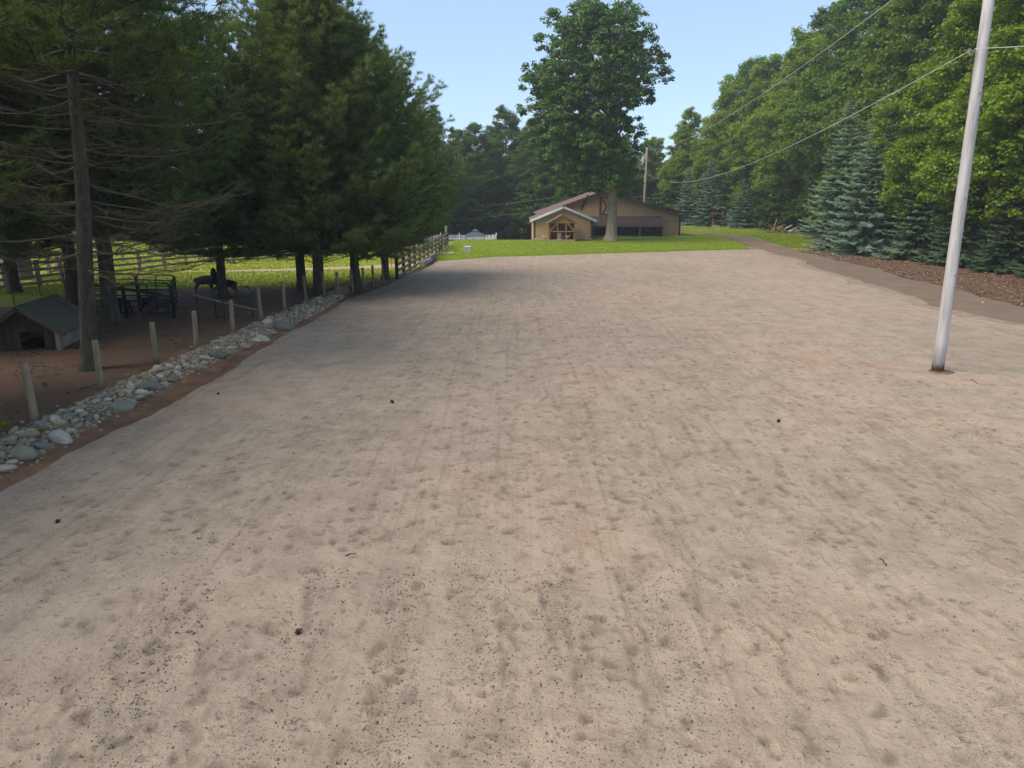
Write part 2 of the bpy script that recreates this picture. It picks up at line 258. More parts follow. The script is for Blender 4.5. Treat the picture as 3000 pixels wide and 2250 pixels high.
# ---------------------------------------------------------------- mesh helpers
class MB:
    """collects vertices and polygons (any size) with one tone per polygon"""
    def __init__(s): s.V = []; s.F = []; s.T = []; s.n = 0
    def add(s, V, Fa, tone=0.5):
        V = np.asarray(V, float).reshape(-1, 3); Fa = np.asarray(Fa, int)
        s.V.append(V); s.F.append(Fa + s.n); s.n += len(V)
        s.T.append(np.full(len(Fa), tone) if np.isscalar(tone) else np.asarray(tone, float)); return s
    def box(s, c, size, rz=0.0, rx=0.0, ry=0.0, tone=0.5):
        hx, hy, hz = np.asarray(size) / 2
        v = np.array([(x, y, z) for x in (-hx, hx) for y in (-hy, hy) for z in (-hz, hz)])
        R = np.array(Matrix.Rotation(rz, 3, 'Z') @ Matrix.Rotation(ry, 3, 'Y') @ Matrix.Rotation(rx, 3, 'X'))
        f = [(0, 1, 3, 2), (4, 6, 7, 5), (0, 4, 5, 1), (2, 3, 7, 6), (0, 2, 6, 4), (1, 5, 7, 3)]
        return s.add(v @ R.T + np.asarray(c), f, tone)
    def bar(s, a, b, wd, th, tone=0.5):
        """square bar from a to b; wd = horizontal width, th = the other side"""
        a = np.asarray(a, float); b = np.asarray(b, float); d = b - a; L = np.linalg.norm(d); d /= L
        up = np.array((0, 0, 1.0)) if abs(d[2]) < 0.95 else np.array((0, 1.0, 0))
        u = np.cross(d, up); u /= np.linalg.norm(u); v = np.cross(u, d)
        vs = [p + u * sx * wd / 2 + v * sy * th / 2 for p in (a, b) for sx, sy in ((-1, -1), (1, -1), (1, 1), (-1, 1))]
        return s.add(vs, [(3, 2, 1, 0), (4, 5, 6, 7), (0, 1, 5, 4), (1, 2, 6, 5), (2, 3, 7, 6), (3, 0, 4, 7)], tone)
    def tube(s, pts, rad, sides=6, tone=0.5, caps=True):
        pts = np.asarray(pts, float); n = len(pts); rad = np.broadcast_to(np.asarray(rad, float), (n,))
        d = np.gradient(pts, axis=0); d /= np.linalg.norm(d, axis=1)[:, None] + 1e-9
        ref = np.array((0.0, 0.0, 1.0)) if abs(d[0][2]) < 0.8 else np.array((1.0, 0.0, 0.0))
        u = np.cross(d, ref); u /= np.linalg.norm(u, axis=1)[:, None] + 1e-9; v = np.cross(d, u)
        a = np.linspace(0, 2 * np.pi, sides, endpoint=False)
        V = (pts[:, None] + rad[:, None, None] * (np.cos(a)[None, :, None] * u[:, None] + np.sin(a)[None, :, None] * v[:, None])).reshape(-1, 3)
        i = np.arange(n - 1)[:, None] * sides; j = np.arange(sides)[None]; k = (j + 1) % sides
        Fq = np.stack([i + j, i + k, i + sides + k, i + sides + j], -1).reshape(-1, 4)
        s.add(V, Fq, tone)
        if caps and sides >= 3:
            base = s.n - len(V)
            s.F.append(np.array([np.arange(sides)[::-1] + base])); s.T.append(np.array([tone])); s.F.append(np.array([np.arange(sides) + base + (n - 1) * sides])); s.T.append(np.array([tone]))
        return s
    def mesh(s, name, m, smooth=False, tones=True):
        me = bpy.data.meshes.new(name)
        V = np.concatenate(s.V); me.vertices.add(len(V)); me.vertices.foreach_set('co', V.ravel().astype(np.float32))
        sizes = np.concatenate([np.full(len(f), f.shape[1]) for f in s.F]); idx = np.concatenate([f.ravel() for f in s.F])
        me.loops.add(len(idx)); me.loops.foreach_set('vertex_index', idx.astype(np.int32))
        me.polygons.add(len(sizes)); st = np.concatenate([[0], np.cumsum(sizes)[:-1]])
        me.polygons.foreach_set('loop_start', st.astype(np.int32))
        if tones:
            a = me.attributes.new('tone', 'FLOAT', 'FACE'); a.data.foreach_set('value', np.concatenate(s.T).astype(np.float32))
        me.update(calc_edges=True)
        me.polygons.foreach_set('use_smooth', np.full(len(sizes), smooth)); me.validate()
        me.materials.append(m); return me
    def obj(s, name, m, parent=None, smooth=False, loc=None):
        return link(name, s.mesh(name, m, smooth), parent, loc)
def link(name, me, parent=None, loc=None):
    o = bpy.data.objects.new(name, me); C.objects.link(o)
    if parent: o.parent = parent
    if loc is not None: o.location = loc
    return o
def tag(o, label=None, cat=None, group=None, kind=None):
    for k, v in (('label', label), ('category', cat), ('group', group), ('kind', kind)):
        if v: o[k] = v
    return o
def thing(name, label, cat, loc=(0, 0, 0), rz=0.0, group=None):
    o = bpy.data.objects.new(name, None); C.objects.link(o); o.location = loc; o.rotation_euler = (0, 0, rz)
    o.empty_display_size = 0.3; return tag(o, label, cat, group)
def copy_thing(src, label, loc, rz=0.0, scale=1.0, color=None):
    r = src.copy(); C.objects.link(r); r.location = loc; r.rotation_euler = (0, 0, rz)
    r.scale = (scale,) * 3 if np.isscalar(scale) else scale; r['label'] = label
    for ch in list(src.children):
        c = ch.copy(); C.objects.link(c); c.parent = r
        if color is not None: c.color = (*color, 1)
        for g in list(ch.children):
            d = g.copy(); C.objects.link(d); d.parent = c
    return r

# ---------------------------------------------------------------- ground sheets
def grid(name, X, Y, Z, m, kind='structure', attr=None, smooth=True):
    ny, nx = X.shape; V = np.stack([X, Y, Z], -1).reshape(-1, 3)
    i = (np.arange(ny - 1)[:, None] * nx + np.arange(nx - 1)[None]).ravel()
    mb = MB(); mb.add(V, np.stack([i, i + 1, i + nx + 1, i + nx], -1)); me = mb.mesh(name, m, smooth, False)
    if attr is not None:
        a = me.attributes.new('damp', 'FLOAT', 'POINT'); a.data.foreach_set('value', attr.ravel().astype(np.float32))
    return tag(link(name, me), kind=kind)
def wav(t, seed, amp):
    r = np.random.default_rng(seed); o = 0
    for f in (0.31, 0.77, 1.9, 4.3): o = o + amp * np.sin(t * f * 2.1 + r.uniform(0, 6.28)) * 0.5 / (f ** 0.6)
    return o
def strip_y(name, ys, xl, xr, nx, z, m, jit=(0.0, 0.0), seed=1):
    ys = np.asarray(ys, float); L = xl(ys) + wav(ys, seed, jit[0]); Rr = xr(ys) + wav(ys, seed + 50, jit[1]); t = np.linspace(0, 1, nx)
    X = L[:, None] * (1 - t) + Rr[:, None] * t; Y = np.repeat(ys[:, None], nx, 1); return grid(name, X, Y, hgt(X, Y) + z, m)
def pw(pts):
    pts = sorted([(p[1], p[0]) for p in pts]); a = np.array([p[0] for p in pts]); b = np.array([p[1] for p in pts])
    return lambda y: np.interp(y, a, b)
gy = np.concatenate([np.linspace(-40, 60, 11), np.linspace(64, 112, 25), np.array([125, 150, 200, 300, 450])])
gx = np.concatenate([np.array([-450, -300, -200, -100, -60, -40, -25, -14]), np.linspace(-10, 8, 19), np.array([12, 20, 30, 45, 60, 100, 200, 300, 450])])
GX, GY = np.meshgrid(gx, gy); grid('ground', GX, GY, hgt(GX, GY) - 0.004, M['wood_floor'])
roadL = pw([G(3000, 958), G(2739, 900), G(2644, 866), G(2508, 822), G(2400, 794), G(2339, 762), G(2210, 727), G(2136, 697), G(2068, 686), G(2000, 677), (17.9, 20), (16.8, 0), (25.8, 125)])
roadR = pw([G(3000, 900), G(2807, 849.5), G(2671, 820), G(2563, 787), G(2400, 750.5), G(2282, 720), G(2215, 697), G(2113, 684), G(2000, 672.5), (21.6, 20), (20.8, 0), (27.6, 125)])
sandLf = pw([G(0, 1440), G(500, 1190), G(760, 1030), G(1020, 880), G(1160, 825), G(1290, 765), (-8.3, 8), (-8.4, 3)])
farpts = np.array([G(1285, 766), G(1440, 754), G(1700, 746), G(2000, 736), G(2205, 731)])
far = lambda x: np.interp(x, farpts[:, 0], farpts[:, 1])
ysr = np.linspace(3, 118, 200)
strip_y('pasture', np.linspace(24, 76, 80), lambda y: -120 + 0 * y, lambda y: np.interp(y, [24, 40, 76], [-9.3, -6.2, -5.6]), 60, 0.002, M['pasture'], (0, 0.15), 3)
def lawn_sheet():
    xs = np.linspace(-6.1, 27, 90); ylo = far(xs) - 0.25 + wav(xs, 5, 0.16); ylo[xs > 21.4] = np.linspace(65.5, 76, (xs > 21.4).sum())
    t = np.linspace(0, 1, 70); Y = ylo[None] * (1 - t[:, None]) + 118 * t[:, None]; X = np.repeat(xs[None], 70, 0)
    cap = roadL(Y) - 0.05; X = np.minimum(X, cap); grid('lawn', X, Y, hgt(X, Y) + 0.006, M['lawn'])
lawn_sheet()
strip_y('grass_bank', np.linspace(63, 118, 60), roadR, lambda y: np.interp(y, [63, 70, 80, 100, 118], [27.0, 30, 33, 38, 40]), 12, 0.003, M['lawn'], (0.25, 0.8), 8)
strip_y('leaf_litter', np.linspace(3, 72, 90), lambda y: roadR(y) - 0.1, lambda y: 46 + 0 * y, 20, 0.0, M['litter'], (0.2, 0.5), 9)
strip_y('driveway', np.linspace(3, 118, 420), roadL, roadR, 10, 0.010, M['road'], (0.10, 0.13), 10)
strip_y('sandy_verge', np.linspace(3, 68, 100), lambda y: roadL(y) - np.interp(y, [50, 68], [1.0, 0.7]), lambda y: roadL(y) + np.interp(y, [50, 68], [0.25, 0.0]), 8, 0.016, M['verge'], (0.1, 0.14), 12)
strip_y('pen_dirt', np.linspace(2, 37.5, 80), lambda y: np.interp(y, [2, 26, 29, 33, 37.5], [-45, -40, -24, -19, -17.0]), lambda y: np.interp(y, [2, 33, 37.5], [-9.6, -8.6, -8.2]), 40, 0.008, M['pen'], (0.5, 0.1), 14)
strip_y('red_soil_strip', np.linspace(2, 47, 90), lambda y: np.interp(y, [2, 34, 41, 47], [-10.5, -9.4, -7.0, -6.6]), lambda y: sandLf(y) + 0.3, 8, 0.013, M['soil'], (0.25, 0.05), 16)
strip_y('sandy_trail', np.linspace(44, 58, 30), lambda y: -16 - 0.9 * (y - 44), lambda y: np.interp(y, [44, 50, 58], [-9.5, -6.6, -6.4]), 14, 0.010, M['trail'], (0.6, 0.1), 18) if False else None
tx = np.linspace(-24, -6.3, 50); ty = np.interp(tx, [-24, -15, -10, -6.3], [44.5, 46.2, 48, 50]); tw = np.interp(tx, [-24, -15, -10, -6.3], [0.05, 1.3, 2.2, 3.4])
tt = np.linspace(-0.5, 0.5, 6); TX = np.repeat(tx[None], 6, 0); TY = ty[None] + tt[:, None] * (tw + wav(tx, 21, 0.25))[None]
grid('trail', TX, TY, np.full(TX.shape, 0.012), M['trail'])
sx_ = np.linspace(25.2, 30.5, 20); SX = np.repeat(sx_[None], 5, 0); SY = np.linspace(-0.5, 0.5, 5)[:, None] * (2.6 * np.sin(np.linspace(0.15, 2.9, 20)) + wav(sx_ * 3, 30, 0.3))[None] + np.linspace(66.0, 60.5, 20)[None]
grid('straw_patch', SX, SY, np.full(SX.shape, 0.014), M['straw'])

def sand():
    nr, nc = 420, 660
    s = np.linspace(0, 1, nr)[:, None]; t = np.linspace(0, 1, nc)[None]
    y0 = 2.8; ynom = y0 * (62 / y0) ** s; Lx = sandLf(ynom); Rx = roadL(ynom) - 0.5
    X = Lx * (1 - t) + Rx * t; fy = far(X) + wav(X, 33, 0.12); Y = y0 * (fy / y0) ** s + 0 * X
    Lx = sandLf(Y) + wav(Y, 35, 0.07); Rx = roadL(Y) - 0.45 + wav(Y, 37, 0.28); X = Lx * (1 - t) + Rx * t
    r = np.random.default_rng(11); Z = np.zeros_like(X); D = np.zeros_like(X)
    for k in range(26):                     # gentle lumps
        a = r.uniform(0, 6.28); f = r.uniform(0.3, 4.5); Z += 0.011 / (1 + f) * np.sin((X * math.cos(a) + Y * math.sin(a)) * f + r.uniform(0, 6.28))
    ygr = Y[:, nc // 2]
    def stamp(cx, cy, ax, ay, rot, depth, rim, damp, n=2):
        i0, i1 = np.searchsorted(ygr, [cy - 3.2 * max(ax, ay) - 0.12, cy + 3.2 * max(ax, ay) + 0.12])
        i0 = max(0, i0 - 3); i1 = min(nr, i1 + 3)
        if i1 - i0 < 1: return
        xr = X[(i0 + i1) // 2]; j0, j1 = np.searchsorted(xr, [cx - 2.6 * max(ax, ay), cx + 2.6 * max(ax, ay)])
        if j1 - j0 < 1: return
        sl_ = (slice(i0, i1), slice(j0, j1)); dx = X[sl_] - cx; dy = Y[sl_] - cy; c, q = math.cos(rot), math.sin(rot)
        u = (dx * c + dy * q) / ax; v = (-dx * q + dy * c) / ay; d = np.sqrt(u * u + v * v)
        Z[sl_] += -depth * np.exp(-d ** (2 * n) * 0.9) + rim * np.exp(-((d - 1.35) / 0.35) ** 2)
        if damp: D[sl_] = np.maximum(D[sl_], damp * np.exp(-(d * 1.05) ** 4))
    N = 14500
    for k in range(N):                      # hoof prints, thick in the middle of the ring
        y = 3 + 58 * r.random() ** 1.35; xl, xh = sandLf(y), roadL(y) - 2
        x = xl + (xh - xl) * r.beta(1.5, 1.7)
        dens = 1.0 if 9 < y < 38 else 0.55
        if r.random() > dens * (0.45 if x > 10 else 1): continue
        sc = r.uniform(0.45, 1.0); dp = r.uniform(0.006, 0.022)
        stamp(x, y, 0.075 * sc, 0.10 * sc * r.uniform(0.8, 1.5), r.uniform(0, 3.14), dp, dp * 0.45, r.choice([0, 0.18, 0.38, 0.62], p=[.22, .34, .3, .14]), 3)
    for k in range(150):                    # scuffs and darker dug patches
        y = 4 + 50 * r.random() ** 1.3; x = r.uniform(sandLf(y) + 0.5, roadL(y) - 2)
        stamp(x, y, 0.08 * r.uniform(0.7, 1.6), 0.22 * r.uniform(0.6, 2.2), r.normal(0.3, 0.7), 0.012, 0.008, r.uniform(0.15, 0.42), 1)
    for k in range(26):                     # rough raked streaks near the camera
        x = r.uniform(-4.2, 2.6); y = r.uniform(4.2, 6.8); L = r.uniform(0.8, 2.4); hd = -0.12 + 0.10 * x + r.normal(0, 0.03)
        for q in np.arange(0, L, 0.09): stamp(x + q * hd + r.normal(0, 0.03), y + q, 0.05, 0.12, 0, 0.007, 0.006, r.uniform(0.1, 0.5) * (min(1, q * 2, (L - q) * 2) if r.random() < .7 else 0), 1)
    for k in range(30):                     # long drag and wheel lines
        x = r.uniform(-6.5, 13); y = r.uniform(4.5, 14) if k < 10 else r.uniform(16, 44); L = r.uniform(2.5, 5) if k < 10 else r.uniform(5, 12); hd = r.normal(0.06, 0.10)
        for q in np.arange(0, L, 0.12): stamp(x + q * hd + r.normal(0, 0.02), y + q, 0.06, 0.15, 0, 0.006 * min(1, q, L - q), 0.005 * min(1, q, L - q), r.uniform(0.0, 0.22) * min(1, q * 2, (L - q) * 2), 1)
    e = np.minimum(np.minimum(t, 1 - t) * 18, 1) * np.minimum((1 - s) * 60, 1) + 0 * X; e = e * e * (3 - 2 * e)
    Z = 0.020 + e * (0.05 + Z)
    grid('sand_arena', X, Y, Z, M['sand'], attr=D * e)
    iy = lambda y: int(np.clip(np.searchsorted(ygr, y), 0, nr - 1))
    return lambda x, y: float(Z[iy(y), int(np.clip(np.searchsorted(X[iy(y)], x), 0, nc - 1))])
sand_z = sand()

# loose clods and chips of sand near the camera
def clods():
    r = np.random.default_rng(5); n = 24000; mb = MB(); V = []; T = []
    tet = np.array([(1, 0, -0.4), (-0.5, 0.87, -0.4), (-0.5, -0.87, -0.4), (0.1, 0.05, 0.75)])
    fac = np.array([(0, 1, 3), (1, 2, 3), (2, 0, 3)]); bands = r.uniform(-5, 12, 16)
    for k in range(n):
        y = 4.4 + 14 * r.random() ** 1.7
        x = bands[r.integers(16)] + r.normal(0, 0.5) + (y - 5) * 0.06 if r.random() < 0.65 else r.uniform(-7.5, 13)
        if k % 3 == 0: y = r.uniform(4.4, 8.2); x = (-3.6, -2.2, -1.2, -0.3, 0.5, 1.6)[r.integers(6)] * (0.75 + 0.04 * y) + r.normal(0, 0.22)
        if x < sandLf(y) + 0.3: continue
        sz = 0.005 + 0.012 * r.random() ** 3; a = r.uniform(0, 6.28); c, q = math.cos(a), math.sin(a)
        v = tet * sz * r.uniform(0.6, 1.4, (1, 3)); v = np.stack([v[:, 0] * c - v[:, 1] * q, v[:, 0] * q + v[:, 1] * c, v[:, 2]], 1)
        V.append(v + (x, y, sand_z(x, y) + sz * 0.2)); T.append(r.random() ** 1.6)
    m = len(V); Fs = (fac[None] + (np.arange(m) * 4)[:, None, None]).reshape(-1, 3); mb.add(np.concatenate(V), Fs, np.repeat(T, 3))
    tag(mb.obj('sand_clods', M['clod']), 'loose crumbs of sand scattered over the near arena', 'sand', kind='stuff')
clods()

# grass blades, fallen leaves, droppings (uncountable)
def scatter_blades(name, label, cat, n, pos, m, hmin, hmax, wid, seed, lean=0.5):
    r = np.random.default_rng(seed); x, y = pos(r, n); n = len(x); a = r.uniform(0, 6.28, n); h = r.uniform(hmin, hmax, n); wd = wid * r.uniform(0.6, 1.4, n)
    z = hgt(x, y) - 0.01; b = np.stack([x, y, z], 1); u = np.stack([np.cos(a), np.sin(a), 0 * a], 1) * wd[:, None] / 2
    la = r.uniform(0, 6.28, n); tip = b + np.stack([np.cos(la) * h * lean * r.random(n), np.sin(la) * h * lean * r.random(n), h], 1)
    V = np.stack([b - u, b + u, tip], 1).reshape(-1, 3); mb = MB(); mb.add(V, np.arange(3 * n).reshape(-1, 3), r.random(n))
    return tag(mb.obj(name, m), label, cat, kind='stuff')
def lawn_pos(r, n):
    x = r.uniform(-6, 27, n); y = far(np.minimum(x, 21)) - 0.1 + (r.random(n) ** 1.4) * 26; k = (x < roadL(y) - 0.15) & ~((x > 2) & (x < 20.5) & (y > 79.2)) & ~((x > 4.0) & (x < 7.0) & (y > 76.3)); return x[k], y[k]
scatter_blades('lawn_blades', 'short mown grass blades on the lawn before the barn', 'grass', 60000, lawn_pos, M['blade'], 0.03, 0.09, 0.05, 41)
def past_pos(r, n):
    x = r.uniform(-48, -6.8, n); y = 34 + (r.random(n) ** 1.3) * 40; k = (y > 36.5) | (x < -21)
    k &= x < np.interp(y, [34, 41, 70], [-10, -7.2, -6.6]); tyc = np.interp(x, [-24, -15, -10, -6.3], [44.5, 46.2, 48, 50]); twc = np.interp(x, [-24, -15, -10, -6.3], [0, 1.3, 2.2, 3.4])
    k &= np.abs(y - tyc) > twc * 0.5; return x[k], y[k]
scatter_blades('pasture_blades', 'long sunlit grass growing in the pasture beyond the pines', 'grass', 60000, past_pos, M['blade_dry'], 0.05, 0.14, 0.06, 43)
def bank_pos(r, n):
    y = r.uniform(66, 112, n); x = roadR(y) + 0.1 + r.random(n) * (np.interp(y, [63, 70, 80, 100, 118], [27.0, 30, 33, 38, 40]) - roadR(y)); return x, y
scatter_blades('bank_blades', 'short grass blades on the bank right of the driveway', 'grass', 14000, bank_pos, M['blade'], 0.04, 0.12, 0.07, 44)
def leaves_ground():
    r = np.random.default_rng(61); n = 13000; y = 22 + 46 * r.random(n) ** 1.2; x = roadR(y) + 0.1 + r.random(n) ** 1.2 * 14 - (r.random(n) < 0.03) * r.random(n) * 2.0
    sz = r.uniform(0.03, 0.085, n); a = r.uniform(0, 6.28, n); ti = r.normal(0, 0.5, n)
    u = np.stack([np.cos(a), np.sin(a), np.sin(ti) * 0.6], 1) * sz[:, None]; v = np.stack([-np.sin(a), np.cos(a), r.normal(0, 0.3, n)], 1) * sz[:, None] * 0.6
    c = np.stack([x, y, 0.022 + r.random(n) * 0.03], 1); V = np.stack([c - u, c - v, c + u, c + v], 1).reshape(-1, 3)
    mb = MB(); mb.add(V, np.arange(4 * n).reshape(-1, 4), r.random(n)); tag(mb.obj('fallen_leaves', M['leafbits']), 'brown fallen leaves under the spruces beside the driveway', 'leaves', kind='stuff')
leaves_ground()
def droppings():
    r = np.random.default_rng(63); mb = MB(); n = 700; ctr = np.stack([r.uniform(-17, -10.6, 45), r.uniform(10, 26, 45)], 1)
    tet = np.array([(1, 0, -0.2), (0, 1, -0.2), (-1, 0, -0.2), (0, -1, -0.2), (0, 0, 0.6)]); fac = np.array([(0, 1, 4), (1, 2, 4), (2, 3, 4), (3, 0, 4)])
    V = [];
    for k in range(n):
        c = ctr[r.integers(45)] + r.normal(0, 0.35, 2); s = r.uniform(0.02, 0.055); a = r.uniform(0, 6.28)
        if c[0] > -10.3: continue
        v = tet * s * (r.uniform(0.8, 1.8), r.uniform(0.6, 1.0), r.uniform(0.4, 0.8)); v = np.stack([v[:, 0] * math.cos(a) - v[:, 1] * math.sin(a), v[:, 0] * math.sin(a) + v[:, 1] * math.cos(a), v[:, 2]], 1); V.append(v + (c[0], c[1], 0.014))
    m = len(V); mb.add(np.concatenate(V), (fac[None] + (np.arange(m) * 5)[:, None, None]).reshape(-1, 3), np.repeat(r.random(m), 4))
    tag(mb.obj('pen_droppings', M['dung']), 'dark droppings and cones strewn over the pen dirt', 'droppings', kind='stuff')
droppings()

# ---------------------------------------------------------------- trees
def leaves_mb(mb, cen, rad, per, size, r, flat=0.6, outward=None):
    """leaf-sized rhombi around clump centres; every leaf its own face and tone"""
    n = len(cen); tot = n * per; c = np.repeat(cen, per, 0); rr = np.repeat(rad, per)
    d = r.normal(0, 1, (tot, 3)); d /= np.linalg.norm(d, axis=1)[:, None]; rad_ = r.random(tot) ** 0.45
    p = c + d * (rad_ * rr)[:, None] * (1, 1, flat)
    nor = d * 0.7 + r.normal(0, 0.55, (tot, 3)) + (0, 0, 0.75); nor /= np.linalg.norm(nor, axis=1)[:, None]
    u = np.cross(nor, r.normal(0, 1, (tot, 3))); u /= np.linalg.norm(u, axis=1)[:, None] + 1e-9; v = np.cross(nor, u)
    s = size * r.uniform(0.6, 1.35, tot)[:, None]
    V = np.stack([p - u * s * 0.5, p - v * s * 0.34 + nor * s * 0.08, p + u * s * 0.5, p + v * s * 0.34 + nor * s * 0.08], 1).reshape(-1, 3)
    ct = np.repeat(r.random(n), per); tone = np.clip(0.5 * ct + 0.5 * r.random(tot), 0, 1)
    mb.add(V, np.arange(4 * tot).reshape(-1, 4), tone)
def limb(mb, a, b, r0, r1, r, sag=0.1, n=6, sides=5):
    t = np.linspace(0, 1, n)[:, None]; L = np.linalg.norm(np.asarray(b) - a); p = a * (1 - t) + np.asarray(b) * t + r.normal(0, 0.035 * L, (n, 3)) * np.sin(t * np.pi)
    p[:, 2] += sag * L * np.sin(t[:, 0] * np.pi); mb.tube(p, np.linspace(r0, r1, n), sides); return p
def broadleaf(seed, H, Rad, base, tr, ncl, per, size, lobes=None, bark='darkbark', leaf='leaf'):
    """returns (trunk mesh, crown mesh) of a broadleaf tree standing at the origin"""
    r = np.random.default_rng(seed); wood = MB(); crown = MB()
    if lobes is None:
        lobes = []
        for k in range(24):
            z = base + (H - base) * (k + r.random()) / 24; q = (z - base) / (H - base); rr = Rad * (1.0 - 0.75 * max(0, q - 0.35) / 0.65) * (0.55 + 0.45 * min(1, q * 3)); a = k * 2.4 + r.uniform(-.5, .5)
            off = rr * r.uniform(0.35, 0.72); lobes.append((off * math.cos(a), off * math.sin(a), z, rr * r.uniform(0.36, 0.55)))
        lobes.append((0, 0, H - Rad * 0.3, Rad * 0.3))
    lobes = np.array(lobes); zt = H * 0.82; nz = 9; tz = np.linspace(0, zt, nz)
    tp = np.stack([r.normal(0, 0.02 * H ** 0.5, nz).cumsum() * 0.5, r.normal(0, 0.02 * H ** 0.5, nz).cumsum() * 0.5, tz], 1); tp[0, :2] = 0
    rad = tr * (1 - 0.9 * tz / zt) + 0.03; pts = np.vstack([tp[0] + (0, 0, -0.15), tp[0] + (0, 0, 0.12), tp[0] + (0, 0, 0.55), tp[1:]]); rads = np.concatenate([[tr * 1.95, tr * 1.7, tr * 1.22], rad[1:]])
    wood.tube(pts, rads, 10)
    wts = lobes[:, 3] ** 2; cnt = np.maximum(3, (ncl * wts / wts.sum()).astype(int)); cen = []
    for L, c in zip(lobes, cnt):
        z0 = max(base * 0.95, L[2] - 0.45 * math.hypot(L[0], L[1]) - 1.0); z0 = min(z0, zt * 0.97)
        st = np.array([np.interp(z0, tz, tp[:, 0]), np.interp(z0, tz, tp[:, 1]), z0]); lr = np.interp(z0, tz, rad)
        lp = limb(wood, st, L[:3], lr * 0.45, 0.03, r, 0.08)
        d = r.normal(0, 1, (c, 3)); d[:, 2] += 0.25; d /= np.linalg.norm(d, axis=1)[:, None]; pc = L[:3] + d * L[3] * (0.55 + 0.45 * r.random((c, 1)) ** 0.6) * (1, 1, 0.85); cen.append(pc)
        for q in pc[:: 3]: limb(wood, lp[r.integers(3, 6)], q, 0.03, 0.012, r, 0.02, 4, 3)
    cen = np.concatenate(cen); leaves_mb(crown, cen, np.mean(lobes[:, 3]) * r.uniform(0.26, 0.46, len(cen)), per, size, r)
    return wood.mesh('trunk', M[bark], True), crown.mesh('crown', M[leaf])
def plant_tree(name, label, trunk, crown, loc, rz=0.0, scale=1.0, color=(1, 1, 1), group=None):
    t = thing(name, label, 'tree', loc, rz, group); t.scale = (scale,) * 3 if np.isscalar(scale) else scale
    link('trunk', trunk, t); c = link('crown', crown, t); c.color = (*color, 1); return t

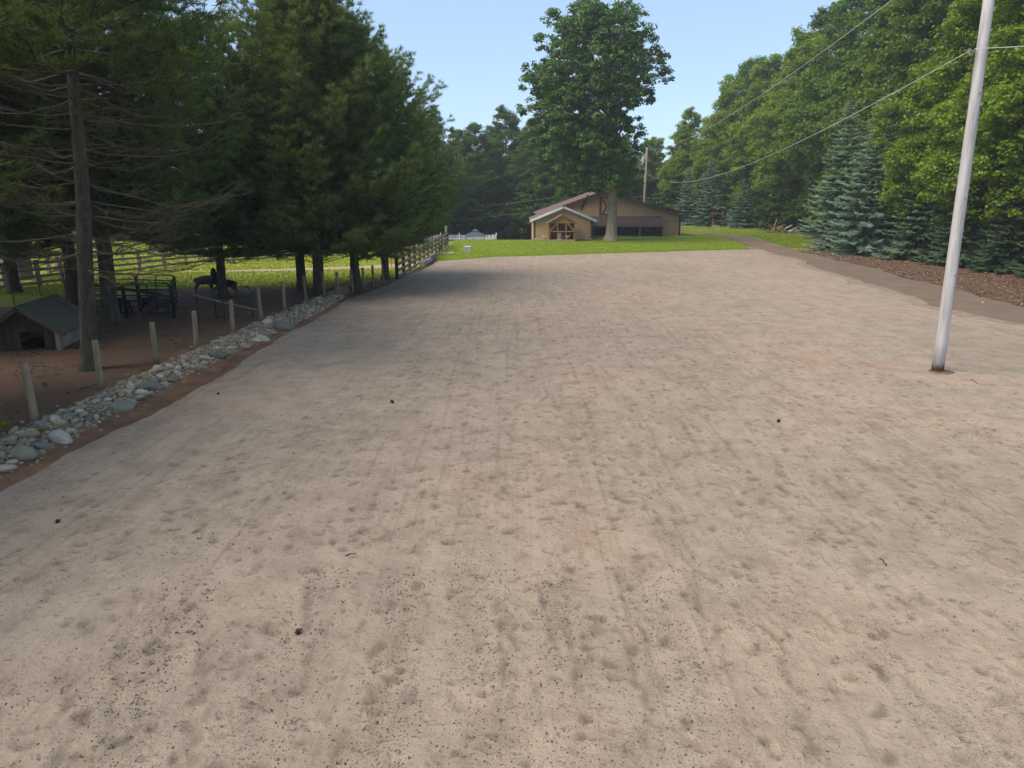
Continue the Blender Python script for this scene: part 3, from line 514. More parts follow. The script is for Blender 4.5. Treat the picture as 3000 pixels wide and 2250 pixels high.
def pine_mesh(seed, H, Rad, live, dead, step=0.5, nb=5, tw=11, per=18, bare=1.0, length=0.17, wid=0.03, trunk_r=0.24, lean=0.0):
    """white pine: whorls of branches, brushes of needles, dead bare branches low down"""
    r = np.random.default_rng(seed); wood = MB(); dw = MB(); cr = MB()
    tz = np.linspace(0, H, 12); tx = np.concatenate([[0], r.normal(0, 0.05, 11).cumsum()]); ty = np.concatenate([[0], r.normal(0, 0.05, 11).cumsum()]); rad = trunk_r * (1 - tz / H) ** 0.75 + 0.012
    pts = np.stack([tx, ty, tz], 1); wood.tube(np.vstack([pts[0] - (0, 0, 0.12), pts[0] + (0, 0, 0.06), pts[0] + (0, 0, 0.4), pts[1:]]), np.concatenate([[trunk_r * 1.7, trunk_r * 1.4, trunk_r * 1.05], rad[1:]]), 10)
    TP = []; TD = []; z = dead
    while z < H - 0.25:
        alive = z > live; q = (z - live) / (H - live) if alive else 0
        base = np.array([np.interp(z, tz, tx), np.interp(z, tz, ty), z]); a0 = r.uniform(0, 6.28); n = nb if alive else max(3, nb - 1)
        for k in range(n):
            a = a0 + k * 6.283 / n + r.normal(0, 0.25); L = Rad * (1 - q ** 3.0) * r.uniform(0.62, 1.12) + 0.25 if alive else Rad * r.uniform(0.45, 0.95) * bare
            el = 0.05 + 0.75 * q if alive else r.uniform(-0.12, 0.25)
            t = np.linspace(0, 1, 7); dirh = np.array((math.cos(a), math.sin(a), 0)); bp = base + dirh * (t * L * math.cos(el))[:, None]
            bp[:, 2] += t * L * math.sin(el) - 0.10 * L * np.sin(t * np.pi * 0.8) + (0.22 * L * t ** 3 if alive else 0.12 * L * t ** 3); bp[1:] += r.normal(0, 0.025 * L, (6, 3)) * t[1:, None]
            br = (0.012 + 0.0085 * L) * (1 if alive else 0.58); (wood if alive else dw).tube(bp, np.linspace(br, 0.007, 7), 5)
            nt_ = int(tw * (0.55 + 0.45 * L / Rad)) if alive else int(tw * 0.9)
            for i in range(nt_):
                s = 0.28 + 0.72 * (i + r.random()) / nt_; p = np.array([np.interp(s, t, bp[:, c]) for c in range(3)]); sd_ = 1 if i % 2 else -1
                ta = a + sd_ * r.uniform(0.5, 1.05); tl = (0.16 + 0.28 * L * (1.12 - s)) * r.uniform(0.7, 1.3)
                e = p + np.array((math.cos(ta) * tl, math.sin(ta) * tl, tl * r.uniform(-0.08, 0.5))); m = (p + e) / 2 + (0, 0, -0.04 * tl)
                (wood if alive else dw).tube([p, m, e], [0.008, 0.006, 0.004], 3, caps=False)
                if alive:
                    ns = max(2, int(tl / 0.13)); ss = np.linspace(0.25, 1.05, ns)
                    TP.append(p + (e - p) * ss[:, None]); TD.append(np.repeat([(e - p) / np.linalg.norm(e - p) + (0, 0, 0.3)], ns, 0))
                else:
                    for g in range(3):
                        s2 = r.uniform(0.2, 0.95); p2 = p + (e - p) * s2; ta2 = ta + r.choice([-1, 1]) * r.uniform(0.4, 1.0); l2 = tl * r.uniform(0.25, 0.6)
                        dw.tube([p2, p2 + (math.cos(ta2) * l2, math.sin(ta2) * l2, l2 * r.uniform(-0.3, 0.5))], [0.005, 0.003], 3, caps=False)
            if alive:
                TP.append(bp[4:]); TD.append(np.repeat([bp[6] - bp[4]], 3, 0) / (np.linalg.norm(bp[6] - bp[4]) + 1e-6) + (0, 0, 0.35))
        z += step * r.uniform(0.75, 1.25) * (1 if alive else 0.8)
    TP.append(np.array([[tx[-1], ty[-1], H - 0.1 * k] for k in range(5)])); TD.append(np.repeat([(0, 0, 1.0)], 5, 0))
    TP = np.concatenate(TP); TD = np.concatenate(TD); n = len(TP); p = np.repeat(TP, per, 0) + r.normal(0, 0.035, (n * per, 3)); d = np.repeat(TD, per, 0) * 0.75 + r.normal(0, 0.55, (n * per, 3)); d /= np.linalg.norm(d, axis=1)[:, None]
    u = np.cross(d, r.normal(0, 1, d.shape)); u /= np.linalg.norm(u, axis=1)[:, None] + 1e-9; ln = length * r.uniform(0.7, 1.3, (n * per, 1)); V = np.stack([p - u * wid / 2, p + u * wid / 2, p + d * ln], 1).reshape(-1, 3)
    cr.add(V, np.arange(3 * n * per).reshape(-1, 3), np.clip(np.repeat(r.random(n), per) * 0.6 + r.random(n * per) * 0.4, 0, 1))
    return wood.mesh('trunk', M['pinebark'], True), cr.mesh('crown', M['needle']), (dw.mesh('dead_branches', M['deadtwig']) if dw.n else None)
def plant_pine(label, meshes, loc, rz=0.0, scale=1.0, color=(1, 1, 1)):
    t = plant_tree('pine_tree', label, meshes[0], meshes[1], loc, rz, scale, color, 'pines along the goat pen')
    if meshes[2]: link('dead_branches', meshes[2], t)
    return t
def spruce_mesh(seed, H, Rad, base=0.25, step=0.36, nb=8, dens=1.0):
    """spruce: drooping tiers of flat sprays that turn up at the tips"""
    r = np.random.default_rng(seed); wood = MB(); cr = MB(); wood.tube([(0, 0, -0.1), (0, 0, 0.3), (0, 0, H * 0.5), (0, 0, H)], [0.022 * H, 0.016 * H, 0.009 * H, 0.01], 8)
    P0 = []; U = []; W = []; T = []; z = base
    while z < H - 0.1:
        q = (z - base) / (H - base); Lm = Rad * (1 - q) ** 0.85 + 0.12; n = max(4, int(nb * (0.55 + 0.6 * (1 - q)))); a0 = r.uniform(0, 6.28)
        for k in range(n):
            a = a0 + 6.283 * k / n + r.normal(0, 0.16); L = Lm * r.uniform(0.5, 1.18); dr = 0.30 * (1 - q) - 0.35 * q; t = np.linspace(0, 1, 6)
            d = np.array((math.cos(a), math.sin(a), 0)); side = np.array((-d[1], d[0], 0)); bp = d * (t * L)[:, None] + (0, 0, z); bp[:, 2] += -dr * L * np.sin(t * 1.9) + 0.12 * L * t ** 3
            wood.tube(bp, np.linspace(0.006 * L + 0.008, 0.005, 6), 3, caps=False); m = max(5, int(L / 0.105 * dens)); bt = r.random()
            for i in range(m):
                s = 0.22 + 0.78 * (i + r.random()) / m; p = np.array([np.interp(s, t, bp[:, c]) for c in range(3)])
                for sg in (-1, 1):
                    wl = (0.13 + 0.26 * L * (1.05 - s)) * r.uniform(0.6, 1.2); wl = min(wl, 0.75); e = d * 0.62 + side * sg * r.uniform(0.5, 1.0) + (0, 0, r.normal(-0.05, 0.14)); e /= np.linalg.norm(e)
                    P0.append(p); U.append(e * wl); pr = np.cross(e, (0, 0, 1.0)) + (0, 0, r.normal(0, 0.35)); W.append(pr / np.linalg.norm(pr) * (0.06 + 0.13 * wl)); T.append(0.30 * bt + 0.35 * s * s + 0.35 * r.random())
        z += step * (0.55 + 0.7 * (1 - q)) * r.uniform(0.6, 1.5)
    P0, U, W, T = map(np.array, (P0, U, W, T)); k = len(P0); up = np.array((0, 0, 1.0))
    V1 = np.stack([P0, P0 + U * 0.55 + W, P0 + U, P0 + U * 0.55 - W], 1); lift = up * np.linalg.norm(U, axis=1)[:, None] * 0.2      # flat spray
    V2 = np.stack([P0 + U * 0.1, P0 + U * 0.45 + lift, P0 + U * 1.06, P0 + U * 0.5 - lift * 0.6], 1)                                    # upright needles on it
    cr.add(np.concatenate([V1, V2]).reshape(-1, 3), np.arange(8 * k).reshape(-1, 4), np.clip(np.concatenate([T, T + r.normal(0, 0.1, k)]), 0, 1))
    return wood.mesh('trunk', M['darkbark'], True), cr.mesh('crown', M['spruce'])

# the big maple before the barn: lobes read off its outline, spread in depth
MY = 77.6; mx, _ = G(1790, 705)
raw = [(600, 60, 100), (390, 130, 66), (830, 150, 135), (560, 230, 125), (980, 255, 85), (330, 275, 66), (1030, 395, 95), (1105, 490, 45), (720, 380, 150), (450, 430, 120), (265, 470, 92), (245, 560, 74), (880, 560, 125), (600, 600, 135), (400, 640, 110), (225, 720, 66), (330, 800, 105), (960, 640, 75), (700, 760, 130), (905, 830, 72), (500, 860, 120), (620, 980, 125), (850, 985, 95), (330, 1010, 80), (430, 1120, 92), (600, 1130, 95), (780, 1110, 95), (890, 1150, 72), (470, 1225, 52), (890, 1215, 50), (410, 930, 100), (700, 1180, 70), (640, 60, 70), (560, 1215, 55), (650, 1225, 45), (800, 1215, 50), (330, 910, 90), (300, 640, 80)]
lob = []
rr_ = np.random.default_rng(3)
for cx, cy, rd in raw:
    rm = rd / 58.0
    for dy, k in ((0, 1.0), (rr_.uniform(2, 4.2), 0.72), (-rr_.uniform(2, 4.2), 0.72)):
        ccx = 660 + (cx - 660) * k; ccy = cy if k == 1 else 620 + (cy - 620) * (0.92)
        p = P(1450 + ccx / 2.2117, ccy / 2.2117, MY + dy); lob.append((p[0] - mx, dy, p[2], rm * (1 if k == 1 else 0.9)))
tm, cm = broadleaf(21, 24.5, 8, 5.2, 0.52, 2500, 42, 0.28, np.array(lob), 'bark', 'maple')
plant_tree('maple_tree', 'tall spreading maple with a thick flared trunk standing before the tan barn', tm, cm, (mx, MY, 0))

# broadleaf kinds shared by the woods
BL = [broadleaf(31 + k, 20, R0, b0, 0.26, 1000, 72, 0.25) for k, (R0, b0) in enumerate(((5.8, 1.6), (6.4, 2.2), (5.4, 1.4), (6.0, 3.5)))]
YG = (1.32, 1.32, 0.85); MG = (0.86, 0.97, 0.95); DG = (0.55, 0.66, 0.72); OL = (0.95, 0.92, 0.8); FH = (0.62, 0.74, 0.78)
right = [  # x, y, height, kind, tint, label
    (31.4, 34.5, 18, 3, YG, 'bright green broadleaf tree at the right edge, nearest the utility pole'),
    (31.6, 47.5, 19, 3, YG, 'yellow-green broadleaf tree reaching over the dark spruces left of the pole'),
    (32.3, 54.5, 19, 3, YG, 'bright green tree leaning over the right blue spruce'),
    (41.0, 38.5, 23, 3, MG, 'tall dark-shaded broadleaf tree behind the top of the near pole'),
    (40.5, 61.0, 23, 1, MG, 'tall broadleaf tree directly behind the two big blue spruces'),
    (38.0, 71.0, 25, 3, OL, 'olive broadleaf tree just left of the big blue spruces'),
    (43.0, 80.0, 29.5, 0, OL, 'tallest olive tree, its open top against the sky right of centre'),
    (39.5, 82.0, 26, 2, MG, 'green broadleaf tree behind the brush pile'),
    (42.0, 94.0, 29, 1, MG, 'broad green tree left of the tallest olive tree'),
    (39.0, 103.0, 25.5, 3, YG, 'lit green tree behind the small timber shelter'),
    (44.5, 110.0, 30, 0, DG, 'dark round-topped tree high on the skyline behind the shelter'),
    (38.5, 116.0, 25, 2, YG, 'yellow-green tree behind the right one of the far spruces'),
    (36.0, 126.0, 23, 1, YG, 'light green tree behind the leftmost far spruce'),
    (32.0, 136.0, 19.5, 0, YG, 'pale feathery green tree just right of the far utility pole'),
    (41.0, 132.0, 27, 3, MG, 'mid green tree on the skyline above the far spruces'),
    (27.5, 144.0, 15.5, 2, YG, 'low light green tree behind the right end of the barn roof'),
    (46.0, 70.0, 28, 2, OL, 'tall olive tree on the skyline above the blue spruces'),
    (46.5, 53.0, 25, 0, MG, 'tall green tree on the skyline between blue spruces and pole'),
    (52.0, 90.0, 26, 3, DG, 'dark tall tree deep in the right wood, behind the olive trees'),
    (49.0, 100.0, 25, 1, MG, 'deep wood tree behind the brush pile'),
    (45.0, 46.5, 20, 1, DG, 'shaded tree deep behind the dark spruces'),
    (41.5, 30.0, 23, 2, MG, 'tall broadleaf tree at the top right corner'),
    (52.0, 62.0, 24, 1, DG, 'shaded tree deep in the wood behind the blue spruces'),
    (29.0, 128.0, 15.5, 1, YG, 'light green tree between the far pole and the leftmost far spruce'),
    (33.5, 123.0, 17.5, 3, YG, 'yellow-green tree rising behind the middle far spruce'),
    (24.5, 136.0, 14.5, 0, MG, 'rounded green tree just right of the far pole, behind the roof'),
    (23.0, 150.0, 15, 3, MG, 'green tree low behind the barn ridge right of the maple'),
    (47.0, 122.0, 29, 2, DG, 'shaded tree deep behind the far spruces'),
]
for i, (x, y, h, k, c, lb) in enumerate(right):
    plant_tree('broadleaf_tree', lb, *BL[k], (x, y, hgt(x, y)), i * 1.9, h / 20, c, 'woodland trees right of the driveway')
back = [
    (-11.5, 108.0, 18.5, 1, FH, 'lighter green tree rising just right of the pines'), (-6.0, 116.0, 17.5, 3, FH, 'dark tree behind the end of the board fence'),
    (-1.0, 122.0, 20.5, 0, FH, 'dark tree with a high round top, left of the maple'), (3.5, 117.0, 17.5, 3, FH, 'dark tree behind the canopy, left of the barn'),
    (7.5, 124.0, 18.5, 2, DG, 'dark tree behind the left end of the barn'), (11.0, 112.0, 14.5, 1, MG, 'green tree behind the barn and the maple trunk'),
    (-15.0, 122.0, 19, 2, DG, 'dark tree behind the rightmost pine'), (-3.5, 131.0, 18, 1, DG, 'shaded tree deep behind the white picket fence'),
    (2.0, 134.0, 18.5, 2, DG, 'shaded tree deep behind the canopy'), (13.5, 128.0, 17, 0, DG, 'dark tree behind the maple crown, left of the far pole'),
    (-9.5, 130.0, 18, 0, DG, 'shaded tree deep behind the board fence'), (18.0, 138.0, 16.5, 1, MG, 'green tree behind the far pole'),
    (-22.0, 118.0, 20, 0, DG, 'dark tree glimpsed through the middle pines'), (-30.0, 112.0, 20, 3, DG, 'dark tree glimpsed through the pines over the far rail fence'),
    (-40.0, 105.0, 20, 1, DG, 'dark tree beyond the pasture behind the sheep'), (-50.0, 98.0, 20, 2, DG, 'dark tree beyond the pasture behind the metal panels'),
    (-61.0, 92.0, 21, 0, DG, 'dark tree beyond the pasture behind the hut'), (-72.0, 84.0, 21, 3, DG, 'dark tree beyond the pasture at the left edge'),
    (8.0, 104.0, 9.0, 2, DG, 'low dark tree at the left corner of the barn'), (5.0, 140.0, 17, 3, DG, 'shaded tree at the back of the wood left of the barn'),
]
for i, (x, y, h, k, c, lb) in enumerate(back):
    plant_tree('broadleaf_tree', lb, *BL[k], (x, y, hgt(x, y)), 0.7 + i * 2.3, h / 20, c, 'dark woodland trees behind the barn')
def bush(seed, H, Rad): return broadleaf(seed, H, Rad, 0.7, 0.09, 150, 50, 0.22)
ub = bush(51, 5.5, 2.1)
plant_tree('understorey_tree', 'small light green tree leaning over the brush pile', *ub, (38.0, 90.5, 0), 0.4, 1.25, (1.1, 1.1, 0.9))
plant_tree('understorey_tree', 'small light green tree with a pale trunk left of the blue spruces', *ub, (36.5, 84.0, 0), 2.4, 1.1, (0.95, 1.0, 0.9))
plant_tree('understorey_tree', 'yellow-green sapling spreading low at the right edge behind the pole', *ub, (31.5, 34.5, 1.6), 3.9, 1.0, (1.3, 1.15, 0.75)) if False else None
uf = [(-14, 112), (-8, 118), (0.5, 127), (6, 113), (10, 119), (-4, 124), (14, 122), (-11, 124)]
for i, (x, y) in enumerate(uf):
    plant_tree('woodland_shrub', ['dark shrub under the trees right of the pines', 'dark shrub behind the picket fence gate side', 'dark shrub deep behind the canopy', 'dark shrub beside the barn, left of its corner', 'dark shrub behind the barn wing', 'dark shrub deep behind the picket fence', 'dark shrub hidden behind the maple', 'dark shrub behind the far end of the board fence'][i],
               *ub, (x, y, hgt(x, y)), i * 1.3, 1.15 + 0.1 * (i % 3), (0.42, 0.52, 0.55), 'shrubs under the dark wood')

th_ = broadleaf(53, 5.0, 3.4, 0.35, 0.1, 210, 46, 0.26)
thick = [(-15.5, 111, 1.5, 'low dark thicket at the foot of the wood right of the pines'), (-10.5, 116, 1.6, 'low dark thicket behind the left end of the picket yard'), (-5.5, 114.5, 1.5, 'low dark thicket behind the middle of the picket yard'), (-1.0, 117, 1.6, 'low dark thicket straight behind the blue canopy'), (3.5, 112.5, 1.5, 'low dark thicket between the canopy and the barn'), (7.5, 116, 1.6, 'low dark thicket close to the left barn corner'),
         (36.0, 101.0, 1.0, 'low thicket behind the brush pile, nearest the shelter'), (39.5, 97.0, 1.1, 'low thicket directly behind the brush pile'), (42.5, 91.0, 1.2, 'low thicket behind the white scrap boards'), (39.0, 77.0, 1.1, 'low thicket left of the blue spruces at the wood edge'), (36.5, 112.0, 1.2, 'low thicket right behind the timber shelter'), (32.5, 121.0, 1.2, 'low thicket between the far spruces'), (27.0, 126.0, 1.3, 'low thicket behind the right barn corner'), (43.0, 84.0, 1.3, 'low thicket deep behind the understorey tree'), (42.0, 104.0, 1.4, 'low thicket deep in the wood behind the shelter'),
         (-21.0, 108, 1.6, 'low thicket seen under the middle pines'), (-29.0, 103, 1.7, 'low thicket beyond the pasture under the pine with the bag'), (-38.0, 97, 1.7, 'low thicket beyond the pasture above the metal panels'), (-47.0, 91, 1.8, 'low thicket beyond the pasture above the hut'), (-57.0, 85, 1.8, 'low thicket beyond the pasture at the left edge')]
for i, (x, y, sc, lb) in enumerate(thick):
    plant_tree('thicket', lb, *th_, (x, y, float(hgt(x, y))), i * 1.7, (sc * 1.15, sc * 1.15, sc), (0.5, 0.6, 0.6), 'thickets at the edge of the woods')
# pines by the pen
PA = pine_mesh(71, 13.6, 5.0, 2.3, 2.2, 0.5, 7, 18, 22, length=0.21, wid=0.027); PB = pine_mesh(72, 13.0, 4.6, 2.0, 1.9, 0.48, 7, 18, 22, length=0.21, wid=0.027); PC = pine_mesh(73, 13.4, 4.8, 3.4, 2.7, 0.52, 6, 18, 22, length=0.21, wid=0.027)
PN = pine_mesh(74, 16.0, 4.3, 7.6, 2.75, 0.5, 5, 18, 22, bare=1.05, trunk_r=0.21, length=0.21, wid=0.027)
plant_pine('near pine with bare dead branches, its trunk beside the goat hut', PN, (*G(265, 1083), 0), 0.4, 1.0, (0.9, 0.9, 0.9)).rotation_euler = (0, R_(4.5), 0.4)
plant_pine('pine with a leaning dark trunk between the hut and the metal panels', PC, (*G(330, 952), 0), 1.3, 1.12, (0.92, 0.95, 0.95))
plant_pine('pine with a black trunk directly behind the goat hut', PC, (*G(218, 905), 0), 2.9, 1.1, (0.88, 0.93, 0.96))
plant_pine('pine with a flared trunk at the far left by the white rails', PC, (*G(45, 858), 0), 4.4, 1.15, (0.88, 0.93, 0.96))
plant_pine('pine with the black bag hanging beside its trunk', PA, (*G(655, 872), 0), 0.9, 0.86, (1.0, 1.0, 1.0))
plant_pine('pine whose trunk stands behind the eighth post, left of a thick trunk', PA, (*G(885, 847), 0), 2.2, 1.0, (0.95, 0.95, 0.95))
plant_pine('pine with the thick trunk behind the stone border', PB, (*G(935, 864), 0), 3.6, 1.07, (1.0, 1.0, 1.0))
plant_pine('pine with a slim straight trunk by the last round posts', PB, (*G(1046, 849), 0), 5.0, 0.96, (1.08, 1.08, 1.05))
plant_pine('rightmost pine, by the start of the board fence', PA, (*G(1130, 819), 0), 4.0, 0.88, (1.2, 1.18, 1.0))
plant_pine('pine left of the frame edge, its crown filling the top left corner', PA, (-19.2, 22.5, 0), 1.9, 1.2, (0.9, 0.93, 0.93))
plant_pine('pine beyond the left edge, its boughs behind the near dead branches', PB, (-22.0, 28.0, 0), 3.0, 1.2, (0.88, 0.93, 0.95))
plant_pine('pine filling the upper left between the near trunk and the hut pines', PC, (-27.5, 33.0, 0), 0.2, 1.25, (0.88, 0.93, 0.95))
plant_pine('unseen pine added outside the left edge to shade the near end of the border', PB, (-14.5, 12.5, 0), 2.0, 1.05, (0.85, 0.88, 0.88))  # out of view, added for the shade it throws on the near border
plant_pine('unseen pine added outside the left edge beside the camera to shade the sand', PA, (-15.0, 5.0, 0), 5.1, 1.0, (0.85, 0.88, 0.88))  # also unseen, added to darken the near left sand with its shadow
# spruces along the driveway
SA = spruce_mesh(81, 12.0, 3.6, 0.2, 0.36, 13, 0.85); SC = spruce_mesh(84, 12.2, 3.9, 0.25, 0.4, 12, 0.75); SB = spruce_mesh(82, 7.0, 2.4, 0.25, 0.28, 11, 0.95)
def plant_spruce(label, ms, loc, rz, sc, col): return plant_tree('spruce_tree', label, *ms, loc, rz, sc, col, 'spruces beside the driveway')
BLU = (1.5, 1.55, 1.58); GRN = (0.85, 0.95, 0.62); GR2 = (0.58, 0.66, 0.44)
plant_spruce('left of the two tall blue spruces beside the driveway', SA, (28.6, 64.5, 0), 0.3, 1.04, BLU)
plant_spruce('right of the two tall blue spruces, half hidden by green boughs', SC, (28.9, 59.6, 0), 2.1, 1.0, BLU)
plant_spruce('grey-green spruce just right of the two tall blue ones', SB, (30.2, 54.5, 0), 1.0, (1.15, 1.15, 1.05), (1.1, 1.2, 0.98))
plant_spruce('dark green spruce at the middle of the litter bank, left of the pole', SB, (30.2, 49.3, 0), 2.6, 1.0, GRN)
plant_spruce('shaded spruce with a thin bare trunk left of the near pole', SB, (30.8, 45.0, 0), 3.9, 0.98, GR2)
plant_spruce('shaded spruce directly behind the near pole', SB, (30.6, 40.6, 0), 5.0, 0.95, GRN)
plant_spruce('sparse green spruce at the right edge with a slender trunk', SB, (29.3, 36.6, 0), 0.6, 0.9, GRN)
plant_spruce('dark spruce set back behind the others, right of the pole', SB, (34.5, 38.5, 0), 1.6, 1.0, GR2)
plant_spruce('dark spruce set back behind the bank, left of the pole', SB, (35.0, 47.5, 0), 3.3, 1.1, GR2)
plant_spruce('leftmost far blue spruce, behind the right corner of the barn', SA, (28.2, 119.0, 0), 0.9, 0.76, BLU)
plant_spruce('middle far blue spruce, the tallest of the three by the shelter', SC, (30.6, 115.0, 0), 4.0, 0.84, (1.2, 1.32, 1.36))
plant_spruce('right far spruce covering the timber shelter', SB, (33.9, 108.5, 0), 2.0, 1.02, (1.05, 1.2, 1.05))
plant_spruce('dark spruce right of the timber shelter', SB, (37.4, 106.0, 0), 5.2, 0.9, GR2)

# ---------------------------------------------------------------- barn
def prism_wall(pts, y0, y1):
    """solid of an x-z outline between two depths"""
    n = len(pts); V = [(x, y0, z) for x, z in pts] + [(x, y1, z) for x, z in pts]; mb = MB()
    mb.F.append(np.array([list(range(n))])); mb.T.append(np.array([.5])); mb.F.append(np.array([list(range(2 * n - 1, n - 1, -1))])); mb.T.append(np.array([.5])); mb.V.append(np.array(V, float)); mb.n = 2 * n
    q = [(i, n + i, n + (i + 1) % n, (i + 1) % n) for i in range(n)]; mb.F.append(np.array(q)); mb.T.append(np.full(n, .5)); return mb
def slab(a, b, y0, y1, th):
    """roof slope between two x-z points, th thick (upwards)"""
    a = np.array(a); b = np.array(b); d = (b - a) / np.linalg.norm(b - a); nn = np.array((-d[1], d[0])) * th
    if nn[1] < 0: nn = -nn
    return prism_wall([tuple(a), tuple(b), tuple(b + nn), tuple(a + nn)], y0, y1)
YB = 87.6; YW = 79.5; YL = 85.3
barn = thing('barn', 'tan barn with brown trim, red roof and a long brown lean-to behind the maple', 'barn')
xL = P(1582, 633, YB)[0]; xR = P(1995, 630, YB)[0]; zR = P(1995, 632, YB)[2]; pk = P(1771, 561, YB); zL = P(1562, 629, YB)[2]; xP = pk[0]; zP = pk[2]
prism_wall([(xL, -1.5), (xR, -1.5), (xR, zR), (xP, zP), (xL, zL)], YB, YB + 14).obj('wall', M['siding'], barn)
sl_ = (zP - zR) / (xR - xP)
sL = (zP - zL) / (xP - xL)
slab((xL - 0.35, zL - 0.35 * sL + 0.02), (xP, zP + 0.02), YB - 0.45, YB + 14.4, 0.13).obj('roof', M['redroof'], barn)
slab((xR + 0.4, zR - 0.4 * sl_ + 0.02), (xP, zP + 0.02), YB - 0.45, YB + 14.4, 0.13).obj('roof', M['brownroof'], barn)
slab((xR + 0.4, zR - 0.4 * sl_ - 0.16), (xP, zP - 0.16), YB - 0.50, YB - 0.455, 0.30).obj('fascia', M['browntrim'], barn)
slab((xL - 0.35, zL - 0.35 * sL - 0.06), (xP, zP - 0.06), YB - 0.50, YB - 0.455, 0.18).obj('fascia', M['browntrim'], barn)
MB().box((xR - 0.09, YB - 0.02, zR / 2 - 0.1), (0.24, 0.05, zR + 0.1)).obj('corner_board', M['browntrim'], barn)
MB().box(((xL + xR) / 2 + 3, YB - 0.012, P(1770, 646, YB)[2]), (xR - xL - 6.5, 0.02, 0.035)).obj('siding_joint', M['browntrim'], barn)
MB().box((P(1770, 592, YB)[0] + 2.6, YB - 0.012, P(1770, 592.5, YB)[2]), (6.4, 0.02, 0.03)).obj('siding_joint', M['browntrim'], barn)
def trim(a, b, wd=0.2):
    p, q = P(*a, YB - 0.03)[[0, 2]], P(*b, YB - 0.03)[[0, 2]]; d = (q - p) / np.linalg.norm(q - p); nn = np.array((-d[1], d[0])) * wd / 2
    prism_wall([tuple(p - nn), tuple(q - nn), tuple(q + nn), tuple(p + nn)], YB - 0.05, YB - 0.004).obj('trim_board', M['browntrim'], barn)
trim((1723, 571), (1702, 616), 0.26); trim((1760, 579), (1758, 631), 0.22); trim((1759, 580), (1800, 580), 0.1); trim((1766, 586), (1778, 604), 0.14); trim((1778, 604), (1764, 628), 0.14); trim((1764, 629), (1800, 629), 0.12); trim((1800, 580), (1800, 629), 0.2)
# wing
wl, wr = P(1563, 700, YW)[0], P(1735, 700, YW)[0]; we = P(1563, 643, YW)[2]; wp = P(1652, 607, YW); wx = (wl + wr) / 2
prism_wall([(wl, -1.0), (wr, -1.0), (wr, we), (wx, wp[2]), (wl, we)], YW, YB - 0.02).obj('wing_wall', M['siding'], barn)
ws = (wp[2] - we) / (wr - wx)
slab((wl - 0.35, we - 0.35 * ws + 0.03), (wx, wp[2] + 0.03), YW - 0.4, YB - 0.55, 0.1).obj('wing_roof', M['redroof'], barn)
slab((wr + 0.35, we - 0.35 * ws + 0.03), (wx, wp[2] + 0.03), YW - 0.4, YB - 0.55, 0.1).obj('wing_roof', M['brownroof'], barn)
for xx, sg in ((wl, -1), (wr, 1)):
    slab((xx + sg * 0.37, we - 0.37 * ws - 0.12), (wx, wp[2] - 0.12), YW - 0.44, YW - 0.405, 0.235).obj('white_fascia', M['whitetrim'], barn)
MB().box((wl + 0.09, YW - 0.02, we / 2 - 0.1), (0.2, 0.05, we)).obj('corner_board', M['browntrim'], barn)
MB().box((wr - 0.10, YW - 0.02, we / 2 - 0.1), (0.22, 0.05, we)).obj('corner_board', M['browntrim'], barn)
MB().box((wx, YW - 0.012, P(1652, 636, YW)[2]), (wr - wl - 0.6, 0.02, 0.03)).obj('siding_joint', M['browntrim'], barn)
MB().box((wx, YW - 0.03, -0.06), (wr - wl - 0.1, 0.08, 0.42)).obj('footing', M['concrete'], barn)
# lean-to
l0, l1 = wr + 0.05, P(1944, 660, YL)[0]; zt = P(1800, 634, YB)[2]; zf = P(1800, 661, YL)[2]
lr = MB(); nsh = 10
for i in range(nsh):
    a, b = i / nsh, (i + 1) / nsh; ya = YB - 0.02 + (YL - 0.25 - YB) * a; yb = YB - 0.02 + (YL - 0.25 - YB) * b
    za, zb = zt + (zf - zt) * a, zt + (zf - zt) * b
    x1 = l1 - 0.45 * (1 - b) * 0 + 0.2
    lr.add([(l0, ya, za), (x1, ya, za), (x1, yb - 0.03, zb + 0.02), (l0, yb - 0.03, zb + 0.02), (l0, ya, za - 0.03), (x1, ya, za - 0.03), (x1, yb - 0.03, zb - 0.02), (l0, yb - 0.03, zb - 0.02)], [(0, 3, 2, 1), (4, 5, 6, 7), (3, 7, 6, 2), (0, 1, 5, 4), (0, 4, 7, 3), (1, 2, 6, 5)])
lr.obj('lean_to_roof', M['brownroof'], barn)
MB().box(((l0 + l1) / 2, YL - 0.2, zf - 0.09), (l1 - l0 + 0.2, 0.05, 0.14)).obj('lean_to_beam', M['hutwall'], barn)
for px in (1806, 1874, 1941): MB().box((P(px, 690, YL)[0], YL, (zf - 0.12) / 2), (0.15, 0.13, zf - 0.1)).obj('lean_to_post', M['cedar'] if px > 1900 else M['hutwall'], barn)
MB().box(((l0 + l1) / 2, YL, 0.06), (l1 - l0, 0.12, 0.2)).obj('lean_to_sill', M['huttrim'], barn)
nb_ = 26
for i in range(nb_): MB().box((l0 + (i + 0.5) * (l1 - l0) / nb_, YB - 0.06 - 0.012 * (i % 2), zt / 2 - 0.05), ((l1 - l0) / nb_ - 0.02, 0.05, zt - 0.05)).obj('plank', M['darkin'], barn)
MB().box((l1 + 0.02, (YL + YB) / 2, zf / 2), (0.06, YB - YL - 0.15, zf)).obj('lean_to_end', M['darkin'], barn)
